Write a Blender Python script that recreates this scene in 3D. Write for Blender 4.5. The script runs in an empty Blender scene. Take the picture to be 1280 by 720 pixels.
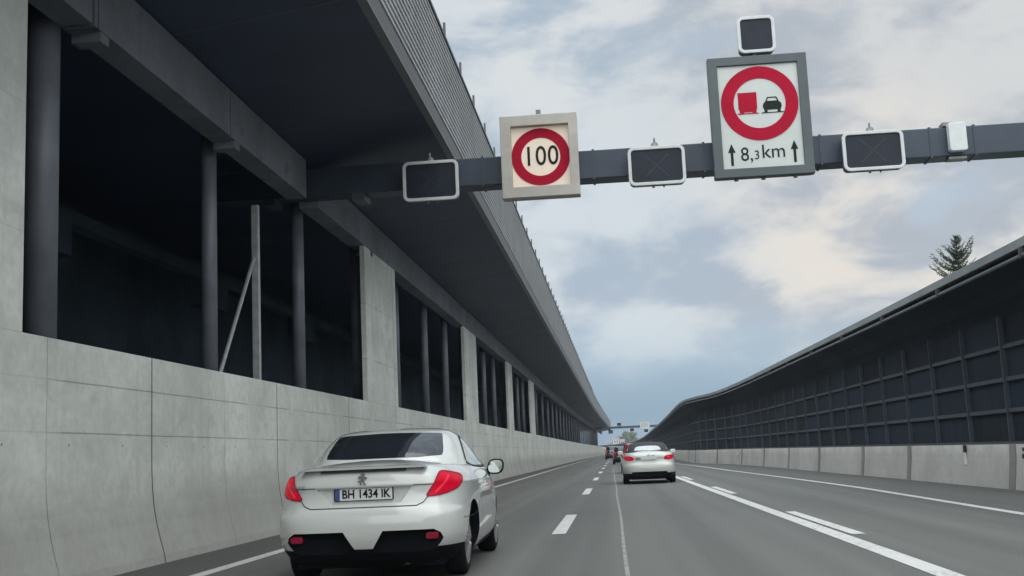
import bpy, bmesh, math, random
from mathutils import Vector, Matrix
from mathutils.bvhtree import BVHTree
random.seed(7)
R = math.radians
K = 0.83                       # layout units -> metres
scene = bpy.context.scene
COL = scene.collection
EXPO = 1.75

# ------------------------------------------------------------------ materials
def nt(m):
    m.use_nodes = True
    return m.node_tree
class N:
    """tiny node helper"""
    def __init__(s, tree): s.t = tree
    def new(s, typ, **kw):
        n = s.t.nodes.new(typ)
        for k, v in kw.items(): setattr(n, k, v)
        return n
    def put(s, sock, v):
        if hasattr(v, 'is_output'): s.t.links.new(v, sock)
        else: sock.default_value = v
    def math(s, op, a, b=None, c=None, clamp=False):
        n = s.new('ShaderNodeMath', operation=op, use_clamp=clamp)
        s.put(n.inputs[0], a)
        if b is not None: s.put(n.inputs[1], b)
        if c is not None: s.put(n.inputs[2], c)
        return n.outputs[0]
    def mix(s, f, a, b, blend='MIX'):
        n = s.new('ShaderNodeMix', data_type='RGBA', blend_type=blend)
        s.put(n.inputs[0], f)
        for i, v in ((6, a), (7, b)):
            if isinstance(v, tuple) and len(v) == 3: v = (*v, 1)
            s.put(n.inputs[i], v)
        return n.outputs[2]
    def noise(s, vec, scale, detail=4, rough=.55, dist=0):
        n = s.new('ShaderNodeTexNoise')
        s.put(n.inputs['Vector'], vec); n.inputs['Scale'].default_value = scale
        n.inputs['Detail'].default_value = detail; n.inputs['Roughness'].default_value = rough
        n.inputs['Distortion'].default_value = dist
        return n.outputs[0]
    def ramp(s, f, a, b, lo=0., hi=1.):
        n = s.new('ShaderNodeMapRange', clamp=True); n.interpolation_type = 'SMOOTHSTEP'
        s.put(n.inputs[0], f); n.inputs[1].default_value = a; n.inputs[2].default_value = b
        n.inputs[3].default_value = lo; n.inputs[4].default_value = hi
        return n.outputs[0]
    def mul(s, vec, v):
        n = s.new('ShaderNodeVectorMath', operation='MULTIPLY'); s.put(n.inputs[0], vec); n.inputs[1].default_value = v
        return n.outputs[0]
def base_mat(name):
    m = bpy.data.materials.new(name); t = nt(m); h = N(t)
    return m, h, t.nodes['Principled BSDF']
MC = {}
def mat(name, col, rough=.6, metal=0, coat=0, var=.12, vscale=6., bump=0, spec=.5, emit=None, rvar=.0):
    if name in MC: return MC[name]
    m, h, b = base_mat(name)
    tc = h.new('ShaderNodeTexCoord').outputs['Object']
    n1 = h.noise(tc, vscale, 5)
    f = h.ramp(n1, .3, .7)
    dk = tuple(c * (1 - var) for c in col); lt = tuple(min(1, c * (1 + var)) for c in col)
    h.put(b.inputs['Base Color'], h.mix(f, dk, lt))
    b.inputs['Metallic'].default_value = metal
    b.inputs['Specular IOR Level'].default_value = spec
    if rvar: h.put(b.inputs['Roughness'], h.ramp(h.noise(tc, vscale * 2.3, 4), .3, .7, max(0, rough - rvar), min(1, rough + rvar)))
    else: b.inputs['Roughness'].default_value = rough
    b.inputs['Coat Weight'].default_value = coat; b.inputs['Coat Roughness'].default_value = .06
    if bump:
        bn = h.new('ShaderNodeBump'); bn.inputs['Strength'].default_value = bump; bn.inputs['Distance'].default_value = .01
        h.put(bn.inputs['Height'], h.noise(tc, vscale * 12, 3)); h.put(b.inputs['Normal'], bn.outputs[0])
    if emit:
        b.inputs['Emission Color'].default_value = (*emit[0], 1); b.inputs['Emission Strength'].default_value = emit[1]
    MC[name] = m
    return m

def concrete(name, col, jp=0, joffs=0, hz=(), holes=False, stain=.30):
    """board-formed concrete: pour joints, tie holes, rain streaks, dirt (all in world coordinates)"""
    m, h, b = base_mat(name)
    pos = h.new('ShaderNodeNewGeometry').outputs['Position']
    sep = h.new('ShaderNodeSeparateXYZ'); h.put(sep.inputs[0], pos)
    X, Y, Z = sep.outputs
    big = h.noise(pos, .55, 5, .6)
    fine = h.noise(pos, 9., 6, .65)
    streak = h.noise(h.mul(pos, (3., 3.2, .22)), 1.6, 5, .6)
    blot = h.noise(h.mul(pos, (1., 1., 1.7)), 1.5, 6, .62, .6)
    c = h.mix(h.ramp(big, .3, .7), tuple(x * .80 for x in col), tuple(x * 1.16 for x in col))
    c = h.mix(h.ramp(fine, .35, .70, 0, .40), c, tuple(x * .68 for x in col))
    c = h.mix(h.ramp(streak, .52, .76, 0, stain * 1.1), c, tuple(x * .50 for x in (col[0], col[1] * .98, col[2] * .94)))
    c = h.mix(h.ramp(blot, .54, .68, 0, stain * 1.5), c, (col[0] * .60, col[1] * .56, col[2] * .54))
    c = h.mix(h.ramp(blot, .28, .40, .30, 0), c, tuple(min(1, x * 1.3) for x in col))
    low = h.ramp(h.math('ADD', Z, h.math('MULTIPLY', blot, .6)), .75, 1.65, .60, 0)          # road spray on the wall foot
    c = h.mix(low, c, (.20, .195, .18))
    if jp:
        cell = h.math('FLOOR', h.math('DIVIDE', h.math('SUBTRACT', Y, joffs), jp))
        wn = h.new('ShaderNodeTexWhiteNoise', noise_dimensions='2D')
        cb = h.new('ShaderNodeCombineXYZ'); h.put(cb.inputs[0], cell)
        if hz: h.put(cb.inputs[1], h.math('FLOOR', h.math('DIVIDE', Z, .62)))
        h.put(wn.inputs['Vector'], cb.outputs[0])
        c = h.mix(h.math('MULTIPLY', wn.outputs[0], .13), c, tuple(x * .55 for x in col))
        wob = h.math('MULTIPLY', h.math('SUBTRACT', h.noise(pos, 2., 2), .5), .012)
        md = h.math('ABSOLUTE', h.math('SUBTRACT', h.math('MODULO', h.math('ADD', h.math('SUBTRACT', h.math('ADD', Y, wob), joffs), jp * 40.5), jp), jp / 2))
        line = h.ramp(md, .004, .016, .75, 0)
        md2 = h.math('ABSOLUTE', h.math('SUBTRACT', h.math('MODULO', h.math('ADD', h.math('SUBTRACT', Y, joffs), jp * 41), jp * 2), jp))
        line = h.math('MAXIMUM', h.math('MULTIPLY', line, h.ramp(h.noise(pos, .8, 3), .35, .6, .35, .8)), h.ramp(md2, .008, .024, .95, 0))
        for z in hz:
            l2 = h.ramp(h.math('ABSOLUTE', h.math('SUBTRACT', h.math('ADD', Z, wob), z)), .003, .013, .50, 0)
            l2 = h.math('MULTIPLY', l2, h.ramp(h.noise(h.mul(pos, (1, .5, 0)), 1.1, 3), .40, .55, .25, 1))
            line = h.math('MAXIMUM', line, l2)
        if holes:
            hy = h.math('SUBTRACT', h.math('MODULO', h.math('ADD', Y, 50.3), jp / 2.), jp / 4.)
            hzv = h.math('SUBTRACT', Z, hz[1] - .13)
            d = h.math('SQRT', h.math('ADD', h.math('POWER', h.math('ABSOLUTE', hy), 2.), h.math('POWER', h.math('ABSOLUTE', hzv), 2.)))
            line = h.math('MAXIMUM', line, h.ramp(d, .010, .018, .8, 0))
        c = h.mix(line, c, (.05, .052, .05))
    h.put(b.inputs['Base Color'], c)
    b.inputs['Roughness'].default_value = .86; b.inputs['Specular IOR Level'].default_value = .25
    bn = h.new('ShaderNodeBump'); bn.inputs['Strength'].default_value = .25; bn.inputs['Distance'].default_value = .01
    h.put(bn.inputs['Height'], fine); h.put(b.inputs['Normal'], bn.outputs[0])
    return m

def asphalt():
    m, h, b = base_mat('asphalt')
    pos = h.new('ShaderNodeNewGeometry').outputs['Position']
    grain = h.noise(pos, 70., 3, .7)
    patch = h.noise(h.mul(pos, (1., .16, 1.)), .55, 5, .6)
    tracks = h.noise(h.mul(pos, (1.5, .010, 1.)), 1.0, 3, .55)
    blot = h.noise(h.mul(pos, (1, .45, 1)), 1.9, 6, .65)
    col = (.102, .108, .100)
    c = h.mix(h.ramp(patch, .3, .7), tuple(x * .90 for x in col), tuple(x * 1.10 for x in col))
    c = h.mix(h.ramp(tracks, .40, .60, 0, .75), c, tuple(x * .64 for x in col))
    c = h.mix(h.ramp(blot, .55, .70, 0, .40), c, tuple(x * .70 for x in col))
    c = h.mix(h.ramp(grain, .42, .7, 0, .60), c, (.23, .23, .22))
    c = h.mix(h.ramp(grain, .22, .42, .5, 0), c, (.07, .07, .07))
    # darker tone over the shoulder beside the left wall
    sep = h.new('ShaderNodeSeparateXYZ'); h.put(sep.inputs[0], pos)
    sh = h.ramp(h.math('ADD', sep.outputs[0], h.math('MULTIPLY', patch, .25)), -4.62, -4.45, .55, 0)
    c = h.mix(sh, c, (.060, .060, .060))
    h.put(b.inputs['Base Color'], c)
    h.put(b.inputs['Roughness'], h.ramp(patch, .3, .7, .66, .82)); b.inputs['Specular IOR Level'].default_value = .3
    bn = h.new('ShaderNodeBump'); bn.inputs['Strength'].default_value = .3; bn.inputs['Distance'].default_value = .006
    h.put(bn.inputs['Height'], grain); h.put(b.inputs['Normal'], bn.outputs[0])
    return m

def paint_marking():
    m, h, b = base_mat('road paint')
    pos = h.new('ShaderNodeNewGeometry').outputs['Position']
    w = h.noise(pos, 16., 6, .7); w2 = h.noise(pos, 1.3, 4)
    wear = h.math('MULTIPLY', h.ramp(w, .46, .64, 0, .85), h.ramp(w2, .35, .65, .25, 1))
    h.put(b.inputs['Base Color'], h.mix(wear, (.56, .565, .55), (.17, .17, .165)))
    b.inputs['Roughness'].default_value = .6
    return m

M_CONC = concrete('gallery concrete', (.57, .605, .565), 3.3 * K, 17.17 * K, (2.55 * K, 1.89 * K, 4.3 * K, 5.9 * K), True, .20)
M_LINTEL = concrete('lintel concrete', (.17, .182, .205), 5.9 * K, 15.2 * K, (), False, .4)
M_CONC_R = concrete('barrier concrete', (.80, .80, .77), 0, 0, (), False, .18)
M_ASPH = asphalt()
M_PAINT = paint_marking()
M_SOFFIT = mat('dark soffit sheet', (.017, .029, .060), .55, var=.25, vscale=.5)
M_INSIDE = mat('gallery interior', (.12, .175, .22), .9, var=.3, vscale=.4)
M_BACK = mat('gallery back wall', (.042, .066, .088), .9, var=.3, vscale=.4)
M_COLUMN = mat('grey steel column', (.13, .145, .17), .5, metal=.1, var=.15, vscale=2)
M_PALESTEEL = mat('galvanised post', (.34, .36, .37), .45, metal=.3, var=.15)
M_FASCIA = mat('corrugated fascia', (.36, .375, .39), .5, metal=.3, var=.10, vscale=.8)
M_TRIM = mat('dark trim', (.05, .055, .062), .5, var=.1)
M_EDGE = mat('edge profile', (.13, .135, .14), .5, metal=.2, var=.1)
M_PANEL = mat('absorber panel', (.011, .018, .031), .75, spec=.2, var=.22, vscale=1.2)
def panel_mat():
    m, h, b = base_mat('absorber panel bays')
    pos = h.new('ShaderNodeNewGeometry').outputs['Position']
    sp = h.new('ShaderNodeSeparateXYZ'); h.put(sp.inputs[0], pos)
    cy = h.math('FLOOR', h.math('DIVIDE', h.math('SUBTRACT', sp.outputs[1], 30.2 * K), 3.23 * K))
    cz = h.math('FLOOR', h.math('DIVIDE', h.math('SUBTRACT', sp.outputs[2], .33 * K), .80 * K))
    cb_ = h.new('ShaderNodeCombineXYZ'); h.put(cb_.inputs[0], cy); h.put(cb_.inputs[1], cz)
    wn = h.new('ShaderNodeTexWhiteNoise', noise_dimensions='2D'); h.put(wn.inputs['Vector'], cb_.outputs[0])
    col = (.0125, .0205, .033)
    c = h.mix(wn.outputs[0], tuple(x * .68 for x in col), tuple(x * 1.35 for x in col))
    dust = h.ramp(h.noise(h.mul(pos, (1, 1.6, .5)), 1.6, 5, .6), .45, .75, 0, .5)
    c = h.mix(dust, c, (.030, .036, .042))
    h.put(b.inputs['Base Color'], c); b.inputs['Roughness'].default_value = .75; b.inputs['Specular IOR Level'].default_value = .2
    return m
M_PANELBAY = panel_mat()
M_RAILR = mat('panel rail', (.050, .066, .082), .5, metal=.1, var=.15, vscale=2)
M_ROOFEDGE = mat('roof edge sheet', (.26, .29, .29), .45, metal=.3, var=.12, vscale=1)
M_GANTRY = mat('gantry steel', (.021, .034, .055), .5, metal=.1, var=.15, vscale=1.2)
M_FRAMEGREY = mat('sign frame grey', (.36, .35, .315), .55, var=.10, vscale=2)
M_SIGNFRAME = mat('sign frame slate', (.05, .068, .075), .5, var=.10, vscale=2)
M_SIGNWHITE = mat('sign sheet', (.43, .475, .46), .35, var=.04, vscale=2)
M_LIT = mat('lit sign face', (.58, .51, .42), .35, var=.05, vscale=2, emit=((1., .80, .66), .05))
M_RED = mat('sign red', (.33, .003, .024), .65, spec=.12, var=.07, vscale=4)
M_INK = mat('sign ink', (.010, .015, .013), .6, spec=.15, var=.1)
M_WHITEBORD = mat('signal border', (.46, .49, .50), .45, var=.06)
M_LEDFACE = mat('unlit matrix face', (.010, .015, .026), .5, spec=.25, var=.2, vscale=3)
M_LEDX = mat('unlit lamp dots', (.018, .023, .036), .4)
M_METAL = mat('weathered metal', (.16, .16, .155), .5, metal=.4)
M_BOXWHITE = mat('device box', (.50, .54, .54), .5, var=.06)

# ------------------------------------------------------------------ mesh helpers
class MB:
    def __init__(s): s.v = []; s.f = []; s.smooth = False
    def add(s, vs, fs):
        o = len(s.v); s.v += [tuple(v) for v in vs]; s.f += [tuple(i + o for i in f) for f in fs]; return s
    def box(s, a, b):
        (x0, y0, z0), (x1, y1, z1) = a, b
        if x0 > x1: x0, x1 = x1, x0
        if y0 > y1: y0, y1 = y1, y0
        if z0 > z1: z0, z1 = z1, z0
        return s.add([(x0,y0,z0),(x1,y0,z0),(x1,y1,z0),(x0,y1,z0),(x0,y0,z1),(x1,y0,z1),(x1,y1,z1),(x0,y1,z1)],
                     [(0,3,2,1),(4,5,6,7),(0,1,5,4),(1,2,6,5),(2,3,7,6),(3,0,4,7)])
    def prism_y(s, poly, y0, y1):
        """polygon in (x,z) counter-clockwise seen from -Y, extruded along Y"""
        n = len(poly)
        vs = [(x, y0, z) for x, z in poly] + [(x, y1, z) for x, z in poly]
        fs = [tuple(range(n)), tuple(range(2 * n - 1, n - 1, -1))]
        fs += [(i, i + n, (i + 1) % n + n, (i + 1) % n) for i in range(n)]
        return s.add(vs, fs)
    def ring_y(s, outer, inner, y0, y1):
        n = len(outer)
        vs = [(x, y0, z) for x, z in outer] + [(x, y0, z) for x, z in inner] + [(x, y1, z) for x, z in outer] + [(x, y1, z) for x, z in inner]
        fs = []
        for i in range(n):
            j = (i + 1) % n
            fs += [(i, j, j + n, i + n), (i + 2*n, i + 3*n, j + 3*n, j + 2*n), (i, i + 2*n, j + 2*n, j), (i + n, j + n, j + 3*n, i + 3*n)]
        return s.add(vs, fs)
    def tube(s, p, q, r0, r1=None, n=10, cap=True):
        p, q = Vector(p), Vector(q); r1 = r0 if r1 is None else r1
        d = (q - p).normalized(); a = d.orthogonal().normalized(); b = d.cross(a)
        vs = []
        for c, r in ((p, r0), (q, r1)):
            for i in range(n):
                t = 2 * math.pi * i / n
                vs.append(c + a * (r * math.cos(t)) + b * (r * math.sin(t)))
        fs = [(i, (i + 1) % n, (i + 1) % n + n, i + n) for i in range(n)]
        if cap: fs += [tuple(range(n - 1, -1, -1)), tuple(range(n, 2 * n))]
        return s.add(vs, fs)
    def sweep(s, prof, ys, xf=lambda y: 0, closed=True, caps=True, side=1):
        """profile points (x,z) swept along Y, shifted by xf(y)"""
        n = len(prof)
        vs = [(xf(y) + side * x, y, z) for y in ys for x, z in prof]
        fs = []
        for k in range(len(ys) - 1):
            for i in range(n if closed else n - 1):
                j = (i + 1) % n
                fs.append((k*n + i, k*n + j, (k+1)*n + j, (k+1)*n + i))
        if closed and caps:
            fs += [tuple(range(n - 1, -1, -1)), tuple(range((len(ys)-1)*n, len(ys)*n))]
        return s.add(vs, fs)
    def build(s, name, m, parent=None, k=K, smooth=False, bevel=0, recalc=True):
        org = Vector((0, 0, 0))
        if parent is not None:
            q = parent
            while q is not None: org += q.location; q = q.parent
        me = bpy.data.meshes.new(name)
        me.from_pydata([Vector(v) * k - org for v in s.v], [], s.f)
        if recalc:
            bm = bmesh.new(); bm.from_mesh(me); bmesh.ops.recalc_face_normals(bm, faces=bm.faces); bm.to_mesh(me); bm.free()
        me.materials.append(m)
        if smooth: me.polygons.foreach_set('use_smooth', [True] * len(me.polygons))
        o = bpy.data.objects.new(name, me); COL.objects.link(o)
        if parent is not None: o.parent = parent
        if bevel:
            bv = o.modifiers.new('bevel', 'BEVEL'); bv.width = bevel; bv.segments = 2; bv.limit_method = 'ANGLE'
        return o
def tag(o, label=None, cat=None, group=None, kind=None):
    if label: o['label'] = label
    if cat: o['category'] = cat
    if group: o['group'] = group
    if kind: o['kind'] = kind
    return o
def empty(name, loc, label, cat, group=None, k=K):
    o = bpy.data.objects.new(name, None); COL.objects.link(o)
    o.location = Vector(loc) * k; o.empty_display_size = .3
    return tag(o, label, cat, group)
def circle(cx, cz, r, n=48): return [(cx + r * math.cos(2*math.pi*i/n), cz + r * math.sin(2*math.pi*i/n)) for i in range(n)]
def rrect(x0, z0, x1, z1, r, n=6):
    pts = []
    for cx, cz, a in ((x1-r, z0+r, -90), (x1-r, z1-r, 0), (x0+r, z1-r, 90), (x0+r, z0+r, 180)):
        for i in range(n + 1):
            t = R(a + 90 * i / n); pts.append((cx + r*math.cos(t), cz + r*math.sin(t)))
    return pts
def interp(pts):
    """monotone-ish cubic through (y,x) points"""
    ys = [p[0] for p in pts]; xs = [p[1] for p in pts]
    def slope(i):
        if i == 0: return (xs[1]-xs[0])/(ys[1]-ys[0])
        if i == len(ys)-1: return (xs[-1]-xs[-2])/(ys[-1]-ys[-2])
        return (xs[i+1]-xs[i-1])/(ys[i+1]-ys[i-1])
    ms = [slope(i) for i in range(len(ys))]
    def f(y):
        if y <= ys[0]: return xs[0]
        if y >= ys[-1]: return xs[-1]
        i = max(k for k in range(len(ys)) if ys[k] <= y)
        h = ys[i+1]-ys[i]; t = (y-ys[i])/h
        return ((2*t**3-3*t*t+1)*xs[i] + (t**3-2*t*t+t)*h*ms[i] + (-2*t**3+3*t*t)*xs[i+1] + (t**3-t*t)*h*ms[i+1])
    return f
def text_obj(name, body, size, loc, m, parent, sx=1., k=K, depth=.004, spacing=1., bold=0):
    """lettering standing in the XZ plane facing -Y; loc is the centre of the text in world layout units"""
    cu = bpy.data.curves.new(name, 'FONT'); cu.body = body; cu.size = size; cu.align_x = 'CENTER'; cu.align_y = 'CENTER'
    cu.extrude = depth / 2; cu.space_character = spacing; cu.offset = bold; cu.resolution_u = 4
    tmp = bpy.data.objects.new('tmp', cu); COL.objects.link(tmp)
    dg = bpy.context.evaluated_depsgraph_get(); dg.update()
    me = bpy.data.meshes.new_from_object(tmp.evaluated_get(dg))
    bpy.data.objects.remove(tmp)
    mb = MB()
    mb.v = [(loc[0] + v.co.x * sx, loc[1] - v.co.z, loc[2] + v.co.y) for v in me.vertices]
    mb.f = [tuple(p.vertices) for p in me.polygons]
    return mb.build(name, m, parent, k=k)

# ------------------------------------------------------------------ setting: ground, road, markings
YS = [-30, 0, 10, 20, 30, 40, 50, 60, 75, 90, 105, 120, 135, 150, 170, 190, 220, 250, 290, 330, 380, 430, 480, 530, 580, 620, 650, 680, 710, 740, 770, 800, 840, 900]
XR = interp([(-30, 9.8), (15, 9.66), (30, 9.6), (42, 9.5), (56, 9.3), (72, 9.1), (84, 8.75), (91, 8.3), (97, 7.4), (102, 6.9), (110, 6.8), (126, 7.0), (145, 7.3), (190, 7.85), (235, 8.3), (300, 9.0), (400, 9.6), (500, 9.0), (600, 6.2), (700, 0.), (760, -7.), (820, -16), (900, -32)])
XL = interp([(-30, 0), (120, 0), (190, .05), (250, .35), (330, 1.1), (425, 2.0), (520, 2.2), (620, 1.3), (720, 0)])
def flat(name, quads, m, z, label=None):
    mb = MB()
    for q in quads: mb.add([(x, y, z) for x, y in q], [tuple(range(len(q)))])
    o = mb.build(name, m, None, recalc=False)
    bm = bmesh.new(); bm.from_mesh(o.data)
    for f in bm.faces:
        if f.normal.z < 0: f.normal_flip()
    bm.to_mesh(o.data); bm.free()
    return tag(o, kind='structure')
M_GRASS = mat('grass ground', (.045, .065, .028), .95, var=.35, vscale=.05)
flat('ground', [[(-1300, -300), (1300, -300), (1300, 1400), (-1300, 1400)]], M_GRASS, -.03)
def strip(name, fx, w, y0, y1, m, z, step=5.):
    n = max(1, int((y1 - y0) / step)); qs = []
    for i in range(n):
        a = y0 + (y1 - y0) * i / n; b = y0 + (y1 - y0) * (i + 1) / n
        qs.append([(fx(a) - w/2, a), (fx(a) + w/2, a), (fx(b) + w/2, b), (fx(b) - w/2, b)])
    return flat(name, qs, m, z)
road_q = []
for a, b in zip(YS[:-1], YS[1:]):
    road_q.append([(-6.9 if a < 690 else -40, a), (XR(a) + .3, a), (XR(b) + .3, b), (-6.9 if b < 690 else -40, b)])
flat('road', road_q, M_ASPH, 0)
dz = .006
XC = interp([(-30, 0), (150, 0), (220, .2), (300, .8), (400, 1.8), (500, 2.2), (600, 0), (700, -6), (800, -16)])
strip('road_marking', lambda y: -5.45 + XC(y), .22, -10, 420, M_PAINT, dz)
for i in range(9):                                        # broken centre line
    y = 20.1 + 18.15 * i
    strip('road_marking', lambda y: -1.03 - .0012 * y + XC(y), .24 if i < 5 else .26, y, y + 6.0, M_PAINT, dz, 3)
XS = interp([(0, 3.22), (12, 3.2), (26, 3.06), (51, 2.80), (100, 2.5), (200, 2.9), (300, 4)])
strip('road_marking', XS, .26, -5, 300, M_PAINT, dz)
for i in range(6):
    y = 17.7 + 16.5 * i
    strip('road_marking', lambda y: XS(y) + .31, .20, y, y + 6.4, M_PAINT, dz, 3)
XE = interp([(-30, 6.7), (20, 6.8), (30, 6.9), (36, 6.93), (48, 6.68), (70, 6.15), (88, 5.75), (102, 5.3), (126, 5.1), (186, 5.5), (300, 6.6)])
strip('road_marking', XE, .20, -10, 300, M_PAINT, dz)
M_SEAM = mat('sealed joint', (.24, .24, .23), .7, var=.25, vscale=3)
strip('road_seam', lambda y: .12 - .005 * y + (.012 * math.sin(y * .31)), .05, 3, 90, M_SEAM, .004, 1.5)

# ------------------------------------------------------------------ left: gallery
G = empty('road_gallery', (-7, 30, 0), 'long concrete road gallery with open dark bays and a ribbed overhanging roof', 'gallery')
WE = 720                                                   # far end of the wall
MB().sweep([(-6.78, -.02), (-6.80, .12), (-6.865, .35), (-6.925, .60), (-6.965, .85), (-6.988, 1.10), (-6.998, 1.35), (-7.0, 1.6), (-7.0, 3.07), (-7.45, 3.07), (-7.45, -.02)], [-12] + list(range(0, 120, 10)) + list(range(120, WE, 30)) + [WE], XL).build('parapet_wall', M_CONC, G)
piers = [(-12, 13.24), (32.8, 37.5), (55, 59.9), (77.3, 80.9), (97.8, 102.8)]
for a, b in piers:
    MB().box((-7.0, a, 3.072), (-7.14, b, 7.598)).build('pier', M_CONC, G)
CE = 425
roofYs = [-12, 0, 20, 40, 60, 90, 120, 150, 180, 205, 230, 255, 280, 305, 330, 355, 380, 405, CE]
#                                                   # far end of the roof
heads = [(-12, 15.0), (15.08, 20.9), (20.95, 26.4), (27.45, 60.), (60.03, 100.), (100.03, CE)]
for i, (a, b) in enumerate(heads):
    hy = [a + (b - a) * q / 16 for q in range(17)] if b - a > 90 else [a, b]
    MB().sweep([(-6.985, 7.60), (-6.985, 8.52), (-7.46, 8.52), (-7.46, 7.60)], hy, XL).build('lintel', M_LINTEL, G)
for y in (15.6, 21.5, 34.0):                                # small corbels the columns carry
    MB().box((-7.0, y - .30, 7.45), (-7.43, y - .02, 7.597)).build('corbel', M_LINTEL, G)
colY = [14.95, 21.6, 28.0, 34.5, 40.8, 47.2, 53.0, 59.2, 68.75, 74.3, 79.8, 92.4, 97.7, 103] + [113.8 + 9.8 * i for i in range(28)]
for y in colY:
    cx = -7.66 + XL(y)
    c = MB().tube((cx, y, 3.0), (cx, y, 8.5), (.15 if y > 16 else .22), n=20).build('column', M_COLUMN, G, smooth=True)
p = MB().box((-7.78, 24.62, 3.0), (-7.62, 24.74, 7.1)).build('steel_post', M_PALESTEEL, G, bevel=.01)
MB().tube((-7.72, 22.2, 3.05), (-7.72, 24.6, 5.9), .042, n=8).build('brace', M_PALESTEEL, p)
# dark room behind the openings
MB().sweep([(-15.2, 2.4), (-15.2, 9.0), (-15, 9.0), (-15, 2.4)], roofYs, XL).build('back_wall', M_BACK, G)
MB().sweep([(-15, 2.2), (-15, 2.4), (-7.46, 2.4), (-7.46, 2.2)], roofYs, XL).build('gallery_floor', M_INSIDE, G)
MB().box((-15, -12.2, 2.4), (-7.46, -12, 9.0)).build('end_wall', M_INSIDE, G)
MB().box((-13.4, -11, 7.45), (-13.0, 200, 7.8)).build('cable_duct', M_BACK, G)
for y in (24.5, 36, 47.5): MB().box((-13.5, y, 6.6), (-12.9, y + 2.2, 7.447)).build('duct_box', M_BACK, G)
# roof slab with sloped soffit and fascia
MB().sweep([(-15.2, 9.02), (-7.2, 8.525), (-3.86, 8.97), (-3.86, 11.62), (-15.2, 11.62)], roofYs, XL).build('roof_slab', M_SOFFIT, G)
for y in [6 * i for i in range(0, 40)]:
    MB().add([(-7.0, y, 8.545), (-7.0, y + .05, 8.545), (-3.9, y + .05, 8.960), (-3.9, y, 8.960),
              (-7.0, y, 8.57), (-7.0, y + .05, 8.57), (-3.9, y + .05, 8.99), (-3.9, y, 8.99)],
             [(0,1,2,3),(4,7,6,5),(0,4,5,1),(1,5,6,2),(2,6,7,3),(3,7,4,0)]).build('soffit_joint', M_TRIM, G)
prof = []; nr = 15; z0, z1 = 9.40, 11.78
pw = (z1 - z0) / nr
for i in range(nr):
    zb = z0 + i * pw
    prof += [(-3.80, zb), (-3.80, zb + pw*.36), (-3.735, zb + pw*.5), (-3.735, zb + pw*.86)]
prof += [(-3.80, z1), (-3.855, z1), (-3.855, z0)]
MB().sweep(prof, roofYs, XL).build('fascia', M_FASCIA, G)
MB().sweep([(-3.855, 9.02), (-3.74, 9.02), (-3.74, 9.395), (-3.855, 9.395)], roofYs, XL).build('fascia_trim', M_TRIM, G)
MB().sweep([(-3.90, 8.965), (-3.73, 8.975), (-3.73, 9.015), (-3.90, 9.015)], roofYs, XL).build('drip_edge', M_EDGE, G)
MB().sweep([(-4.1, 11.785), (-3.70, 11.785), (-3.70, 11.86), (-4.1, 11.86)], roofYs, XL).build('coping', M_TRIM, G)
for i in range(64):
    y = 12.7 + 3.06 * i
    MB().box((-3.80 + XL(y), y, 11.862), (-3.74 + XL(y), y + .07, 12.32)).build('roof_post', M_TRIM, G)
MB().box((-4.6 + XL(CE), CE - 3, 7.6), (-3.0 + XL(CE), CE, 8.88)).build('end_box', M_TRIM, G)

# ------------------------------------------------------------------ right: noise barrier
B = empty('noise_barrier', (9.6, 30, 0), 'curving dark noise barrier with gridded panels above a pale concrete base', 'noise barrier')
rY = [-30, -10, 0, 8, 16, 24, 32, 40, 48, 56, 64, 72, 78, 83, 87, 90, 92, 94, 96, 98, 100, 102, 104, 107, 110, 114, 118, 123, 128, 134, 142, 150, 160, 172, 186, 205, 230, 260, 295, 330, 365, 400, 430, 460, 500, 530, 560, 590, 620, 650, 680, 700, 720, 740, 760, 790, 820, 860, 900]
MB().sweep([(0, -.02), (.10, .75), (.12, 1.10), (.5, 1.10), (.5, -.02)], rY, XR).build('base_wall', M_CONC_R, B)
MB().sweep([(.30, 1.102), (.30, 4.25), (.22, 4.65), (.02, 4.93), (-.35, 5.06), (-.70, 5.10), (-.70, 5.22), (.75, 5.40), (.75, 1.102)], rY, XR).build('absorber_panel', M_PANELBAY, B, smooth=False)
for z in (1.94, 2.72, 3.53):
    MB().sweep([(.22, z - .05), (.32, z - .05), (.32, z + .05), (.22, z + .05)], rY, XR).build('panel_rail', M_RAILR, B)
MB().sweep([(.16, 1.102), (.32, 1.102), (.32, 1.17), (.16, 1.17)], rY, XR).build('sill_rail', M_TRIM, B)
yy = 30.2 - 3.23 * 9
n = 0
while yy < 330 and n < 96:
    x = XR(yy)
    MB().add([(x+a, yy+b, z) for z in (1.17,) for a, b in ((.18,-.035),(.33,-.035),(.33,.035),(.18,.035))] +
             [(x+a, yy+b, z) for z in (4.3,) for a, b in ((.16,-.035),(.29,-.035),(.29,.035),(.16,.035))],
             [(0,3,2,1),(4,5,6,7),(0,1,5,4),(1,2,6,5),(2,3,7,6),(3,0,4,7)]).build('panel_post', M_RAILR, B)
    yy += 3.23; n += 1
for y in [-1, 9.6, 20.2, 29.6, 39.5, 46.4, 55.5, 64.5, 74, 84, 94, 104, 114]:
    x = XR(y + .2)
    MB().add([(x+.03, y, -.02), (x+.03, y+.42, -.02), (x+.095, y+.42, .75), (x+.095, y, .75), (x+.115, y+.42, 1.098), (x+.115, y, 1.098),
              (x-.035, y, -.02), (x-.035, y+.42, -.02), (x+.065, y+.42, .75), (x+.065, y, .75), (x+.085, y+.42, 1.098), (x+.085, y, 1.098)],
             [(6,7,8,9), (9,8,10,11), (0,3,2,1), (3,5,4,2), (6,9,3,0), (9,11,5,3), (7,1,2,8), (8,2,4,10), (11,10,4,5), (6,0,1,7)]).build('pilaster', concrete('pilaster concrete', (.30, .30, .285)) if 'pilaster concrete' not in bpy.data.materials else bpy.data.materials['pilaster concrete'], B)
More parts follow.
